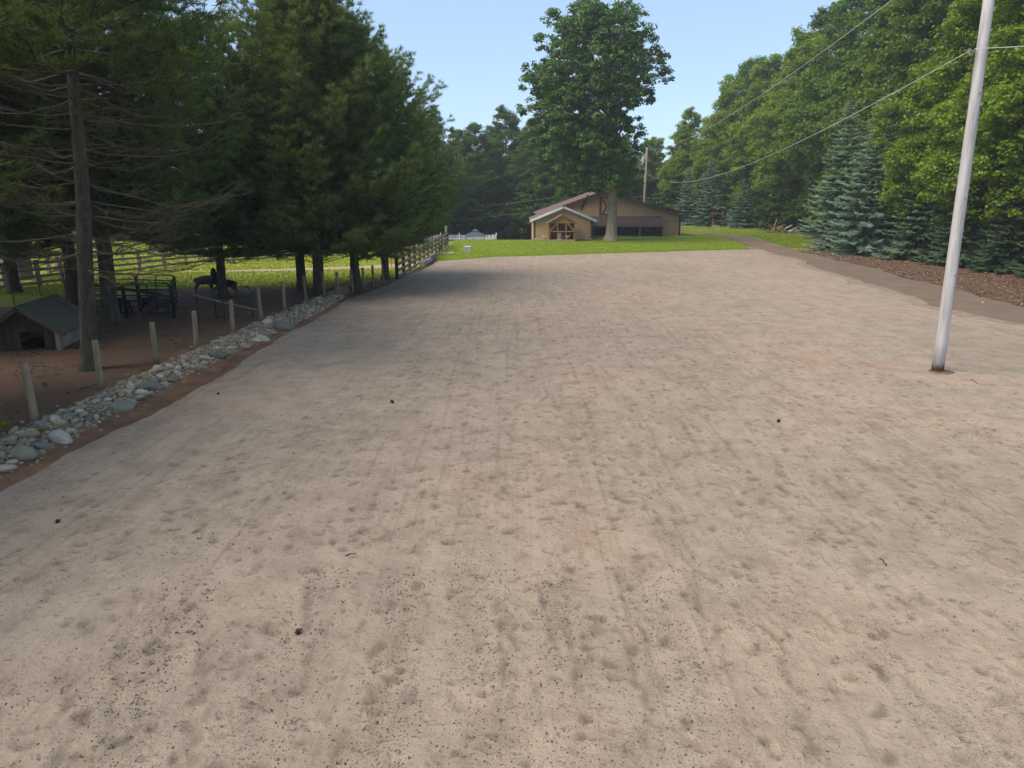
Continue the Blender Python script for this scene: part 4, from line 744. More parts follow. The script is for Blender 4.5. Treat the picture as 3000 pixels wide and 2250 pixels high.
for px in (1823, 1897):
    c = P(px, 681, YB - 0.2); f = MB()
    for dx, dz, sx, sz in ((-0.33, 0, 0.06, 1.1), (0.33, 0, 0.06, 1.1), (0, 0.53, 0.72, 0.06), (0, -0.53, 0.72, 0.06)): f.box((c[0] + dx, YB - 0.13, c[2] + dz), (sx, 0.05, sz))
    fo = f.obj('window_frame', M['huttrim'], barn); MB().box((c[0], YB - 0.115, c[2]), (0.6, 0.02, 1.02)).obj('pane', M['glass'], fo)

# ---------------------------------------------------------------- hen shelter and its contents
YH = 76.6; YHB = 78.4
coop = thing('hen_shelter', 'open cedar hen shelter with crossed braces against the barn wing', 'shelter', (P(1646, 705, YH)[0], YH, 0))
ox = coop.location.x
def hx(px): return P(px, 690, YH)[0] - ox
def hz(py): return P(1646, py, YH)[2]
x0, x1 = hx(1611), hx(1682); zb = 0.16; ze = hz(652); zpk = hz(631)
MB().box(((x0 + x1) / 2, 0.85, 0.08), (x1 - x0 + 0.22, 2.0, 0.16)).obj('floor', M['oldwood'], coop)
for px, mt in ((1611, 'cedardark'), (1633.5, 'cedar'), (1658, 'cedar'), (1682, 'cedar')): MB().box((hx(px), 0, (zb + ze) / 2), (0.1, 0.1, ze - zb)).obj('post', M[mt], coop)
for xx in (x0, x1): MB().box((xx, 1.75, (zb + ze) / 2), (0.1, 0.1, ze - zb)).obj('post', M['cedardark'], coop)
MB().box(((x0 + x1) / 2, -0.07, hz(678)), (x1 - x0 + 0.1, 0.05, 0.1)).obj('rail', M['cedar'], coop)
MB().box(((x0 + x1) / 2, -0.02, ze - 0.02), (x1 - x0 + 0.1, 0.13, 0.1)).obj('header', M['cedar'], coop)
MB().bar((x0 + 0.02, -0.10, hz(676)), (hx(1632), -0.10, hz(653)), 0.05, 0.1).obj('brace', M['cedar'], coop)
MB().bar((x1 - 0.02, -0.10, hz(676)), (hx(1661), -0.10, hz(653)), 0.05, 0.1).obj('brace', M['cedar'], coop)
npk = 12
for i in range(npk): MB().box((x0 + (i + .5) * (x1 - x0) / npk, 1.82 + 0.012 * (i % 2), (zb + ze) / 2 + 0.1), ((x1 - x0) / npk - 0.012, 0.03, ze - zb + 0.2)).obj('plank', M['cedardark'], coop)
for sx in (x0, x1):
    for i in range(6): MB().box((sx + (0.065 if sx == x1 else -0.065), 0.2 + i * 0.3, (zb + ze) / 2), (0.025, 0.288, ze - zb)).obj('side_plank', M['cedardark'], coop)
ngb = 11
for i in range(ngb):
    a = x0 + i * (x1 - x0) / ngb; b = a + (x1 - x0) / ngb - 0.01; xm = (x0 + x1) / 2; top = lambda x: zpk - (zpk - ze - 0.03) * abs(x - xm) / ((x1 - x0) / 2) - 0.06
    pts = [(a, ze + 0.031), (b, ze + 0.031), (b, max(ze + 0.035, top(b))), (a, max(ze + 0.035, top(a)))]; prism_wall(pts, -0.05, -0.02).obj('gable_board', M['cedar'], coop)
hs = (zpk - ze) / ((x1 - x0) / 2); xm = (x0 + x1) / 2
for sg in (-1, 1): slab((xm + sg * ((x1 - x0) / 2 + 0.28), ze - 0.28 * hs + 0.02), (xm, zpk), -0.32, 2.05, 0.09).obj('roof', M['redroof'], coop)
def lathe(mb, prof, sides=14, c=(0, 0, 0)):
    a = np.linspace(0, 2 * np.pi, sides, endpoint=False); V = np.array([(r * math.cos(t) + c[0], r * math.sin(t) + c[1], z + c[2]) for r, z in prof for t in a]); n = len(prof)
    i = np.arange(n - 1)[:, None] * sides; j = np.arange(sides)[None]; k = (j + 1) % sides
    mb.add(V, np.stack([i + j, i + k, i + sides + k, i + sides + j], -1).reshape(-1, 4)); base = mb.n - len(V)
    mb.F.append(np.array([np.arange(sides)[::-1] + base])); mb.T.append(np.array([.5])); mb.F.append(np.array([np.arange(sides) + base + (n - 1) * sides])); mb.T.append(np.array([.5])); return mb
fd = thing('poultry_drinker', 'blue-grey tin poultry drinker standing in the hen shelter', 'drinker', (ox + hx(1641), YH + 0.55, 0.16))
lathe(MB(), [(0.20, 0.08), (0.20, 0.42), (0.17, 0.46), (0.17, 0.50), (0.19, 0.51), (0.19, 0.60), (0.13, 0.66), (0.03, 0.68)]).obj('tank', M['bluetin'], fd, True); lathe(MB(), [(0.25, 0.0), (0.26, 0.09), (0.24, 0.09), (0.23, 0.03)]).obj('tray', M['whitevinyl'], fd, True)
MB().tube([(-0.1, 0, 0.66), (-0.08, 0, 0.75), (0.08, 0, 0.75), (0.1, 0, 0.66)], 0.012, 5).obj('handle', M['galv'], fd)

# ---------------------------------------------------------------- animals (one skinned surface each)
def skin_mesh(name, nodes, edges, m, root=0, sub=2):
    me = bpy.data.meshes.new(name); me.from_pydata([n[0] for n in nodes], edges, []); o = bpy.data.objects.new(name, me); C.objects.link(o)
    sk = o.modifiers.new('s', 'SKIN'); sk.use_smooth_shade = True; o.modifiers.new('u', 'SUBSURF').levels = sub
    if not me.skin_vertices: me.skin_vertices.new() if hasattr(me.skin_vertices, 'new') else None
    for i, n in enumerate(nodes):
        rr = n[1]; me.skin_vertices[0].data[i].radius = (rr, rr) if np.isscalar(rr) else rr; me.skin_vertices[0].data[i].use_root = i == root
    dg = bpy.context.evaluated_depsgraph_get(); dg.update(); out = bpy.data.meshes.new_from_object(o.evaluated_get(dg)); bpy.data.objects.remove(o); out.name = name
    out.materials.clear(); out.materials.append(m); out.polygons.foreach_set('use_smooth', np.ones(len(out.polygons), bool)); return out
def quadruped(H, L, grazing=True, bulk=1.0, horns=False, seed=0):
    """nodes for a goat or sheep facing +x; H = withers height, L = trunk length"""
    r = np.random.default_rng(seed); b = 0.17 * H / 0.7 * bulk; N = []; E = []
    def add(p, rad, par=None):
        N.append((p, rad)); i = len(N) - 1
        if par is not None: E.append((par, i))
        return i
    hip = add((-L / 2, 0, H * 0.86), b * 0.95); mid = add((-0.02, 0, H * 0.80), b * 1.12, hip); ch = add((L * 0.36, 0, H * 0.80), b * 1.05, mid); sh = add((L / 2, 0, H * 0.88), b * 0.72, ch)
    if grazing: nk = add((L / 2 + 0.20 * H, 0, H * 0.72), b * 0.48, sh); hd = add((L / 2 + 0.38 * H, 0, H * 0.42), b * 0.46, nk); mz = add((L / 2 + 0.42 * H, 0, H * 0.20), b * 0.27, hd)
    else: nk = add((L / 2 + 0.14 * H, 0, H * 1.08), b * 0.46, sh); hd = add((L / 2 + 0.24 * H, 0, H * 1.22), b * 0.45, nk); mz = add((L / 2 + 0.46 * H, 0, H * 1.12), b * 0.27, hd)
    for s in (-1, 1):
        e = add((N[hd][0][0] - 0.03, s * 0.09 * H, N[hd][0][2] + 0.05 * H), b * 0.18, hd); add((N[hd][0][0] - 0.05, s * 0.22 * H, N[hd][0][2] + 0.02 * H), b * 0.11, e)
        k = add((L * 0.40, s * b * 0.62, H * 0.50), b * 0.38, ch); w = add((L * 0.42 + r.normal(0, .02), s * b * 0.6, H * 0.28), b * 0.23, k); add((L * 0.41, s * b * 0.6, H * 0.05), b * 0.18, w)
        t = add((-L * 0.42, s * b * 0.62, H * 0.58), b * 0.50, hip); kn = add((-L * 0.36, s * b * 0.66, H * 0.44), b * 0.34, t); hk = add((-L * 0.56, s * b * 0.62, H * 0.27), b * 0.22, kn); add((-L * 0.53 + r.normal(0, .02), s * b * 0.62, H * 0.05), b * 0.18, hk)
    tl = add((-L / 2 - 0.13 * H, 0, H * 0.86), b * 0.2, hip); add((-L / 2 - 0.19 * H, 0, H * 0.66), b * 0.13, tl)
    return N, E, N[hd][0]
def animal(name, label, cat, H, L, m, loc, rz, graze=True, bulk=1.0, horns=False, seed=0):
    N, E, hd = quadruped(H, L, graze, bulk, horns, seed); o = thing(name, label, cat, loc, rz, 'animals in the pen'); link('body', skin_mesh('body', N, E, M[m]), o)
    if horns:
        for s in (-1, 1):
            t = np.linspace(0, 1, 6); p = np.stack([hd[0] - 0.02 - 0.16 * t, s * (0.035 + 0.05 * t), hd[2] + 0.07 + 0.16 * np.sin(t * 1.6)], 1); MB().tube(p, np.linspace(0.02, 0.006, 6), 6).obj('horn', M['horn'], o, True)
    return o
animal('sheep', 'dark woolly sheep grazing beside the hanging black bag', 'sheep', 0.66, 0.78, 'wool', (*G(601, 850), 0), 0.1, True, 1.3)
animal('goat', 'black goat standing at the left inside the metal panels', 'goat', 0.62, 0.62, 'goat', (-15.6, 28.6, 0), 2.8, True, 1.0, True, 2)
animal('goat', 'black goat at the middle of the metal panels, facing right', 'goat', 0.60, 0.62, 'goat', (-14.85, 29.2, 0), 0.2, True, 1.0, True, 3)
animal('goat', 'grey goat at the right inside the metal panels', 'goat', 0.64, 0.62, 'goatgrey', (-14.0, 28.4, 0), 0.5, True, 1.05, True, 4)
animal('goat', 'black goat half hidden behind the pine trunk by the gate', 'goat', 0.64, 0.7, 'goat', (-13.82, 35.0, 0), 2.95, True, 1.1, False, 5)
def hen(label, m, loc, rz, sc=1.0, peck=False):
    o = thing('hen', label, 'hen', loc, rz, 'hens at the shelter'); o.scale = (sc,) * 3
    hz_ = 0.14 if peck else 0.40; hx_ = 0.26 if peck else 0.17
    N = [((0, 0, 0.21), 0.095), ((0.09, 0, 0.235), 0.075), ((-0.10, 0, 0.24), 0.07), ((0.14, 0, 0.30 if not peck else 0.22), 0.045), ((hx_, 0, hz_), 0.036), ((-0.18, 0, 0.33), 0.045), ((-0.22, 0, 0.40), 0.02), ((0.02, 0.045, 0.12), 0.02), ((0.02, 0.045, 0.0), 0.009), ((0.02, -0.045, 0.12), 0.02), ((0.02, -0.045, 0.0), 0.009)]
    link('body', skin_mesh('body', N, [(0, 1), (0, 2), (1, 3), (3, 4), (2, 5), (5, 6), (0, 7), (7, 8), (0, 9), (9, 10)], M[m]), o)
    MB().tube([(hx_ - 0.02, 0, hz_ + 0.03), (hx_ + 0.005, 0, hz_ + 0.055), (hx_ + 0.03, 0, hz_ + 0.035)], [0.008, 0.014, 0.008], 5).obj('comb', M['comb'], o); MB().tube([(hx_ + 0.03, 0, hz_), (hx_ + 0.065, 0, hz_ - 0.008)], [0.012, 0.003], 5).obj('beak', M['horn'], o)
hen('buff hen standing in the right of the hen shelter', 'henbuff', (ox + hx(1665), YH + 0.55, 0.16), 2.6, 1.25)
hen('black hen in the right corner of the hen shelter', 'henblack', (ox + hx(1675), YH + 0.9, 0.16), 0.6, 1.25)
hen('brown hen pecking beside the tin drinker', 'henbrown', (ox + hx(1652), YH + 0.6, 0.16), 0.2, 1.1, True)
hen('buff hen on the grass left of the hen shelter', 'henbuff', (P(1596, 702, 77.8)[0], 77.8, 0), 0.3, 1.5, True)

# ---------------------------------------------------------------- poles and wires
pp = G(2745, 1097); pole = thing('utility_pole', 'tall weathered grey utility pole standing in the sand at right', 'utility pole', (pp[0], pp[1], 0.0))
lx = 11.16 - pp[0]
MB().tube([(0, 0, -0.2), (lx * 0.1, 0, 0.9), (lx * 0.4, 0, 4), (lx * 0.8, 0, 8), (lx * 1.15, 0, 11.8)], [0.15, 0.146, 0.137, 0.122, 0.11], 20).obj('shaft', M['pole'], pole, True)
za = P(2862, 150, pp[1])[2]; zu = 10.75
cl = MB(); cl.tube([(lx - 0.28, -0.02, za), (lx - 0.12, -0.02, za)], 0.022, 8); cl.tube([(lx - 0.27, -0.02, za - 0.07), (lx - 0.27, -0.02, za + 0.05)], 0.035, 8); cl.obj('wire_clamp', M['galv'], pole)
bl = MB()
for bz in (za - 0.95, za - 3.4, za - 5.3): bl.tube([(lx * bz / 9 + 0.02, -0.16, bz), (lx * bz / 9 + 0.02, -0.10, bz)], 0.013, 6)
bl.obj('bolt', M['tpost'], pole)
YF = 100.0; ft = P(1895, 432, YF); far_pole = thing('utility_pole', 'distant grey utility pole rising behind the right of the barn roof', 'utility pole', (ft[0], YF, 0.0))
MB().tube([(0, 0, -0.1), (0, 0, 5), (0.02, 0, ft[2])], [0.2, 0.175, 0.14], 12).obj('shaft', M['oldwood'], far_pole, True)
lathe(MB(), [(0.20, 0), (0.22, 0.03), (0.22, 0.85), (0.17, 0.93), (0.05, 0.95)], 12, (-0.38, 0, P(1888, 480, YF)[2])).obj('transformer', M['concrete'], far_pole, True)
MB().box((-0.12, -0.03, ft[2] - 0.35), (0.5, 0.1, 0.1)).obj('cross_arm', M['oldwood'], far_pole)
def wire(label, a, b, sag, rad, m='wire', n=24):
    a = np.array(a); b = np.array(b); t = np.linspace(0, 1, n)[:, None]; p = a * (1 - t) + b * t; p[:, 2] -= sag * 4 * t[:, 0] * (1 - t[:, 0])
    return tag(MB().tube(p, rad, 5).obj('overhead_wire', M[m]), label, 'wire', 'overhead wires')
att = np.array((pp[0] + lx - 0.27, pp[1] - 0.02, za))
wire('lower wire sagging from the near pole clamp to the distant pole', att, (ft[0], YF, P(1893, 505, YF)[2]), 2.05, 0.011)
wire('upper wire running from the near pole top to the distant pole top', (pp[0] + lx * 1.1, pp[1], zu), (ft[0], YF, ft[2] - 0.3), 1.35, 0.011)
wire('short wire running right from the near pole clamp out of the frame', att + (0.02, -0.15, 0.02), (pp[0] + 14, pp[1] - 7.5, za + 0.5), 0.25, 0.009)
wire('upper of two cables crossing the dark wood left of the barn', (ft[0], YF + 1, P(1893, 540, YF)[2]), P(1150, 633, 118), 0.3, 0.03, 'darkwire')
wire('lower of two cables crossing the dark wood left of the barn', (ft[0], YF + 1, P(1893, 575, YF)[2]), P(1150, 660, 112), 0.4, 0.03, 'darkwire')

# ---------------------------------------------------------------- posts beside the arena
pp_list = [(105, 1238, 1.27), (297, 1141, 1.22), (460, 1068, 1.2), (578, 1025, 1.2), (684, 980, 1.18), (766, 947, 1.33), (834, 910, 1.2), (896, 888, 1.2), (951, 874, 1.2), (990, 866, 1.12), (1033, 858, 1.1), (1066, 848, 1.1), (1095, 840, 1.1), (1124, 834, 1.08)]
ordn = ['first (nearest)', 'second', 'third', 'fourth', 'fifth', 'sixth', 'seventh', 'eighth', 'ninth', 'tenth', 'eleventh', 'twelfth', 'thirteenth', 'last (farthest)']
for i, (px, py, h) in enumerate(pp_list):
    x, y = G(px, py); r = 0.078 - 0.001 * i; l1_, l2_ = random.uniform(-.03, .03), random.uniform(-.02, .02)
    o = MB().tube([(0, 0, -0.1), (0, 0, 0.3), (l1_ * .6, l2_, h * 0.6), (l1_, l2_, h - 0.02), (l1_, l2_, h)], [r * 1.05, r, r * 0.97, r * 0.95, r * 0.82], 12).obj('fence_post', M['post'], None, True, (x, y, 0.01)); o.rotation_euler = (0, 0, i)
    tag(o, f'{ordn[i]} round wooden post in the row behind the stone border, counted from the camera', 'post', 'round posts beside the arena')

# ---------------------------------------------------------------- stone border
def stone_mesh(seed, sub=2, rough=0.2):
    bm = bmesh.new(); bmesh.ops.create_icosphere(bm, subdivisions=sub, radius=1.0); r = random.Random(seed); ax = [Vector((r.gauss(0, 1), r.gauss(0, 1), r.gauss(0, 1))).normalized() for _ in range(5)]; am = [r.uniform(-rough, rough) for _ in ax]; cut = [r.uniform(0.72, 0.95) for _ in ax]
    for v in bm.verts:
        k = 1.0; d = v.co.normalized()
        for a, m_, c in zip(ax, am, cut):
            k += m_ * math.sin(3 * d.dot(a) + m_ * 9)
            if d.dot(a) * k > c: k = c / d.dot(a)
        v.co = d * k
    me = bpy.data.meshes.new('stone'); bm.to_mesh(me); bm.free(); me.polygons.foreach_set('use_smooth', np.ones(len(me.polygons), bool)); me.materials.append(M['cobble']); return me
SM = [stone_mesh(200 + k) for k in range(12)]
border = thing('stone_border', 'long border of rounded cobbles between the posts and the sand', 'stone border', (-9, 20, 0))
def boulder(px, py, size, m, label, seed, flat=0.7, rz=0.0):
    size *= 0.82; me = stone_mesh(seed, 3, 0.2); me.materials.clear(); me.materials.append(M[m]); x, y = G(px, py); o = link('boulder', me, None, (x, y, size * flat * 0.62)); o.scale = (size * 1.25, size * 0.95, size * flat); o.rotation_euler = (0.1, 0.05, rz)
    tag(o, label, 'boulder', 'boulders in the stone border'); return (x, y, size * 1.1)
big = [boulder(75, 1346, 0.26, 'rock_green', 'large green-grey boulder at the lower left end of the border', 301, 0.72, 0.2), boulder(182, 1296, 0.20, 'rock_white', 'pale whitish boulder near the left end of the border', 302, 0.8, 2.6), boulder(125, 1318, 0.17, 'rock_dark', 'grey boulder between the green-grey and the whitish boulders', 303, 0.8, 1.0),
       boulder(36, 1362, 0.13, 'rock_pink', 'flat pinkish stone in front of the large green-grey boulder', 304, 0.55, 0.3), boulder(20, 1382, 0.14, 'rock_pink', 'tan angular stone at the left frame edge of the border', 305, 0.8, 0.9), boulder(355, 1205, 0.24, 'rock_green', 'mossy green-grey boulder on the sand side between the second and third posts', 306, 0.75, 0.4),
       boulder(450, 1145, 0.26, 'rock_dark', 'dark blue-grey boulder at the sand edge below the third post', 307, 0.75, 1.2), boulder(828, 968, 0.36, 'rock_dark', 'biggest dark boulder, midway along the border', 308, 0.72, 0.5), boulder(770, 998, 0.22, 'rock_white', 'pale rounded boulder left of the biggest dark boulder', 309, 0.7, 0.1), boulder(640, 1052, 0.23, 'rock_dark', 'grey slab-like boulder below the fifth post', 310, 0.7, 0.7)]
def stones():
    r = np.random.default_rng(91); lo = pw([(-10.05, 2), (-9.95, 14), (-9.75, 21), (-9.4, 28), (-9.1, 33), (-8.8, 36), (-8.7, 38)]); hi = pw([(sandLf(7.) - 0.55, 7), (sandLf(11.) - 0.5, 11), (-8.6, 14), (-8.55, 18), (-8.3, 22), (-8.05, 26), (-7.85, 29), (-7.85, 33), (-8.2, 36), (-8.6, 38)])
    cells = {}; placed = []
    def near(x, y, rad):
        cx, cy = int(x / 0.4), int(y / 0.4)
        for i in range(cx - 1, cx + 2):
            for j in range(cy - 1, cy + 2):
                for q in cells.get((i, j), ()):
                    if (q[0] - x) ** 2 + (q[1] - y) ** 2 < (0.80 * (q[2] + rad)) ** 2: return True
        return False
    def put(x, y, rad): cells.setdefault((int(x / 0.4), int(y / 0.4)), []).append((x, y, rad))
    for b in big: put(*b)
    for rad, tries in ((0.13, 50), (0.10, 160), (0.082, 600), (0.066, 2600), (0.052, 8000), (0.038, 18000)):
        for _ in range(tries):
            y = 7.5 + 30 * r.random(); a, b = lo(y), hi(y); u = r.random() ** (0.6 if rad > 0.11 else 1.0); x = a + (b - a) * u; rd = rad * r.uniform(0.85, 1.2)
            if near(x, y, rd): continue
            put(x, y, rd); m = math.sin(np.clip((x - a) / (b - a), 0, 1) * math.pi); placed.append((x, y, rd, 0.11 * m))
    order = sorted(range(len(placed)), key=lambda k: -placed[k][2] / math.hypot(placed[k][0], placed[k][1])); top = set(order[:299]); mb = MB(); base = []
    for k in range(6):
        me = stone_mesh(400 + k, 1); V = np.array([v.co for v in me.vertices]); Fa = np.array([p.vertices[:] for p in me.polygons]); base.append((V, Fa)); bpy.data.meshes.remove(me)
    for k, (x, y, rd, up) in enumerate(placed):
        e = (r.uniform(0, .5), r.uniform(0, .5), r.uniform(0, 6.28)); s = (rd * r.uniform(1.0, 1.3), rd * r.uniform(0.8, 1.05), rd * r.uniform(0.6, 0.85))
        if k in top:
            o = link('stone', SM[r.integers(12)], border, (x + 9, y - 20, up + s[2] * 0.48)); o.scale = s; o.rotation_euler = e
        else:
            V, Fa = base[r.integers(6)]; Rm = np.array(Matrix.Rotation(e[2], 3, 'Z') @ Matrix.Rotation(e[0], 3, 'X')); mb.add((V * s) @ Rm.T + (x + 9, y - 20, up + s[2] * 0.42), Fa, r.random())
    for _ in range(260):                     # strays and small top stones
        y = 7.5 + 30 * r.random() ** 1.3; x = hi(y) + abs(r.normal(0, 0.16)) if r.random() < .45 else r.uniform(lo(y), hi(y)); z = 0.02 if x > hi(y) else 0.17; rd = r.uniform(0.015, 0.045); V, Fa = base[r.integers(6)]; mb.add(V * (rd * 1.2, rd, rd * .7) + (x + 9, y - 20, z), Fa, r.random())
    tag(mb.obj('stone_fill', M['pebble'], border, True), kind='stuff')
    # earth heaped under the stones
    ys = np.linspace(7, 38.5, 70); t = np.linspace(0, 1, 9); L = lo(ys) - 0.1; Hh = hi(ys) + 0.1; X = L[:, None] * (1 - t) + Hh[:, None] * t; Y = np.repeat(ys[:, None], 9, 1); Z = 0.01 + 0.115 * np.sin(t * np.pi)[None] * np.minimum(1, np.minimum(ys - 7, 38.5 - ys))[:, None]; grid('soil_bank', X, Y, Z, M['soil'])
stones()
def weed(label, px, py, n, h, seed, m='blade'):
    r = np.random.default_rng(seed); x, y = G(px, py); mb = MB(); V = []
    for k in range(n):
        a = r.uniform(0, 6.28); l = h * r.uniform(0.5, 1.1); o = np.array((math.cos(a), math.sin(a), 0)); s = np.array((-o[1], o[0], 0)) * l * 0.16; b = r.normal(0, h * 0.25, 3) * (1, 1, 0); V += [b, b + o * l * 0.4 + s + (0, 0, l * 0.6), b + o * l * 0.75 + (0, 0, l * 0.8), b + o * l * 0.4 - s + (0, 0, l * 0.6)]
    mb.add(V, np.arange(4 * n).reshape(-1, 4), r.random(n)); t = thing('weed', label, 'plant', (x, y, 0.08)); mb.obj('leaves', M[m], t)
weed('green weed among the stones beside the first post', 118, 1283, 26, 0.15, 1); weed('small weed at the left frame edge of the stone border', 8, 1268, 22, 0.16, 2); weed('weed tuft at the foot of the sixth post', 770, 940, 20, 0.2, 3)

for i_, (px_, py_, lb_) in enumerate(((215, 1205, 'weed tuft between the first and second posts'), (420, 1098, 'weed tuft left of the third post'), (610, 1022, 'weed tuft right of the fourth post'), (905, 898, 'weed tuft at the foot of the eighth post'), (700, 985, 'weed tuft right of the fifth post'))): weed(lb_, px_, py_, 18, 0.13, 11 + i_)
fa = np.linspace(0, 2 * np.pi, 28, endpoint=False); fr_ = np.random.default_rng(4).uniform(0.75, 1.2, 28); fb = MB()
for k_, (rr0, zz0) in enumerate(((0.13, 0.115), (0.26, 0.095), (0.42, 0.06))):
    fb.V.append(np.stack([pp[0] + np.cos(fa) * rr0 * (fr_ if k_ else 1) + 0.05 * k_, pp[1] + np.sin(fa) * rr0 * (fr_ if k_ else 1) - 0.05 * k_, np.full(28, zz0)], 1)); fb.n += 28
j_ = np.arange(28); k2 = (j_ + 1) % 28
for q_ in (0, 28): fb.F.append(np.stack([q_ + j_, q_ + 28 + j_, q_ + 28 + k2, q_ + k2], -1)); fb.T.append(np.full(28, 0.5))
tag(fb.obj('disturbed_soil', M['soil'], None, True), kind='structure')
# ---------------------------------------------------------------- pen: hut, gate, panels, wire posts
hc = G(178, 1026); hut = thing('goat_hut', 'low grey-roofed goat hut with a dark open front at the left edge', 'hut', (hc[0], hc[1], 0), R_(10))
W, Dp, hs_, hp = 1.95, 2.5, 0.68, 1.36     # local: x -W..0, y 0..Dp (front at y = 0)
prism_wall([(-W, 0.04), (-W + 0.06, 0.04), (-W + 0.06, hs_), (-W, hs_)], 0.02, Dp).obj('side_wall', M['hutwall'], hut); prism_wall([(-0.06, 0.04), (0, 0.04), (0, hs_), (-0.06, hs_)], 0.02, Dp).obj('side_wall', M['hutwall'], hut)
prism_wall([(-W, 0.0), (0, 0.0), (0, hs_), (-W / 2, hp), (-W, hs_)], Dp - 0.06, Dp - 0.002).obj('back_wall', M['hutwall'], hut)
for i in range(9):
    a = -W + i * W / 9 + 0.008; b = -W + (i + 1) * W / 9 - 0.008; top = lambda x: hs_ + (hp - hs_) * (1 - abs(x + W / 2) / (W / 2)) - 0.03
    lo_ = 0.6 if i in (4, 5, 6) else 0.02; prism_wall([(a, lo_), (b, lo_), (b, top(b)), (a, top(a))], 0.03, 0.06).obj('front_board', M['darkin'], hut)
for sg in (-1, 1):
    e = (-W / 2 + sg * (W / 2 + 0.2), hs_ - 0.2 * (hp - hs_) / (W / 2)); pt = (-W / 2, hp); a = np.array(e); b = np.array(pt); nro = 4
    for i in range(nro):
        q0, q1 = a + (b - a) * (i / nro), a + (b - a) * min(1, (i + 1) / nro + 0.03); slab(tuple(q0 + (0, 0.014 + 0.008 * (nro - i) * 0)), tuple(q1 + (0, 0.02)), -0.18 - 0.004 * i, Dp + 0.15, 0.028 + 0.005 * i).obj('roof_sheet', M['hutroof'], hut)
    slab(tuple(a - (0, 0.10)), tuple(b - (0, 0.10)), -0.15, -0.11, 0.13).obj('barge_board', M['huttrim'], hut)
MB().box((-0.035, 0.0, hs_ / 2), (0.11, 0.06, hs_)).obj('corner_post', M['hutwall'], hut); MB().box((0.013, 0.12, hs_ / 2), (0.025, 0.16, hs_ - 0.02)).obj('corner_board', M['hutwall'], hut); MB().box((-W + 0.04, 0.0, hs_ / 2), (0.11, 0.06, hs_)).obj('corner_post', M['huttrim'], hut)

g0, g1 = G(660, 938), G(752, 938); gate = thing('metal_gate', 'dark tube gate with a rounded top corner hung on the sixth post', 'gate', (g1[0] - 0.12, g1[1] + 0.05, 0), math.atan2(g0[1] - g1[1], g0[0] - g1[0]))
gw, gh = 1.45, 1.27; t = np.linspace(0, math.pi / 2, 6)
fr = [(0.02, 0, 0.1)] + [(0.02, 0, 0.6)] + [(0.20 - 0.18 * math.cos(a), 0, gh - 0.18 + 0.18 * math.sin(a)) for a in t] + [(gw - 0.20 + 0.18 * math.sin(a), 0, gh - 0.18 + 0.18 * math.cos(a)) for a in t] + [(gw - 0.02, 0, 0.1)]
MB().tube(fr, 0.028, 8).obj('frame', M['greengate'], gate, True)
for z in (0.14, 0.92): MB().tube([(0.02, 0, z), (gw - 0.02, 0, z)], 0.02, 8).obj('bar', M['greengate'], gate, True)
ms = MB()
for k in range(1, 12): ms.tube([(gw * k / 12, 0.0, 0.14), (gw * k / 12, 0.0, 0.92)], 0.004, 4)
for k in range(1, 6): ms.tube([(0.02, 0.006, 0.14 + 0.13 * k), (gw - 0.02, 0.006, 0.14 + 0.13 * k)], 0.004, 4)
tag(ms.obj('wire_mesh', M['tpost'], gate), kind='stuff')
rail_a = P(515, 850, 27.0); rail_b = P(756, 909, 26.9)
tag(MB().tube([rail_a, (rail_a + rail_b) / 2 + (0, 0, -0.03), rail_b], [0.032, 0.03, 0.028], 7).obj('long_rail', M['hutwall'], None, True), 'long thin pole slanting from the metal panels down to the gate', 'pole')
tps = [(421, 941, 1.35, 'thin steel post before the black goats'), (507, 938, 1.25, 'thin steel post before the grey goat'), (583, 940, 1.25, 'thin steel post between the third and fourth round posts'), (660, 945, 1.3, 'dark steel gate post at the hinge side of the tube gate'), (42, 895, 1.2, 'thin steel post left of the hut ridge'), (119, 865, 1.1, 'thin steel post behind the hut roof'), (195, 876, 1.2, 'thin steel post left of the black pine trunk'), (285, 932, 1.2, 'thin steel post just right of the leaning pine trunk')]
for px, py, h, lb in tps:
    x, y = G(px, py); o = MB().box((0, 0, h / 2 - 0.05), (0.04, 0.012, h + 0.1)); o.box((0, 0.02, h / 2 - 0.05), (0.012, 0.04, h + 0.1))
    for k in range(9): o.box((0, -0.012, 0.25 + k * (h - 0.3) / 9), (0.02, 0.012, 0.02))
    tag(o.obj('steel_post', M['tpost'], None, False, (x, y, 0.01)), lb, 'post', 'thin steel posts in the pen')
pw_ = [G(42, 895), G(119, 865), G(195, 876)]; wf = MB()
for k in range(2):
    a, b = pw_[k], pw_[k + 1]
    for z in (0.15, 0.35, 0.55, 0.75, 0.95, 1.05): wf.tube([(*a, z), (*b, z)], 0.004, 3)
    for q in np.linspace(0, 1, 14): pt = a + (b - a) * q; wf.tube([(*pt, 0.02), (*pt, 1.05)], 0.004, 3)
tag(wf.obj('wire_fence', M['tpost']), 'wire mesh strung between the steel posts behind the hut', 'fence')
corn = [(-18.1, 30.6), (-16.75, 27.9), (-14.9, 27.5), (-13.1, 27.6), (-14.2, 30.3), (-16.2, 31.0), (-18.1, 30.6)]
lbs = ['metal livestock panel at the left of the goat ring', 'metal livestock panel at the front left of the goat ring', 'metal livestock panel at the front right of the goat ring', 'metal livestock panel at the right end of the goat ring', 'metal livestock panel at the back right of the goat ring', 'metal livestock panel at the back left of the goat ring']
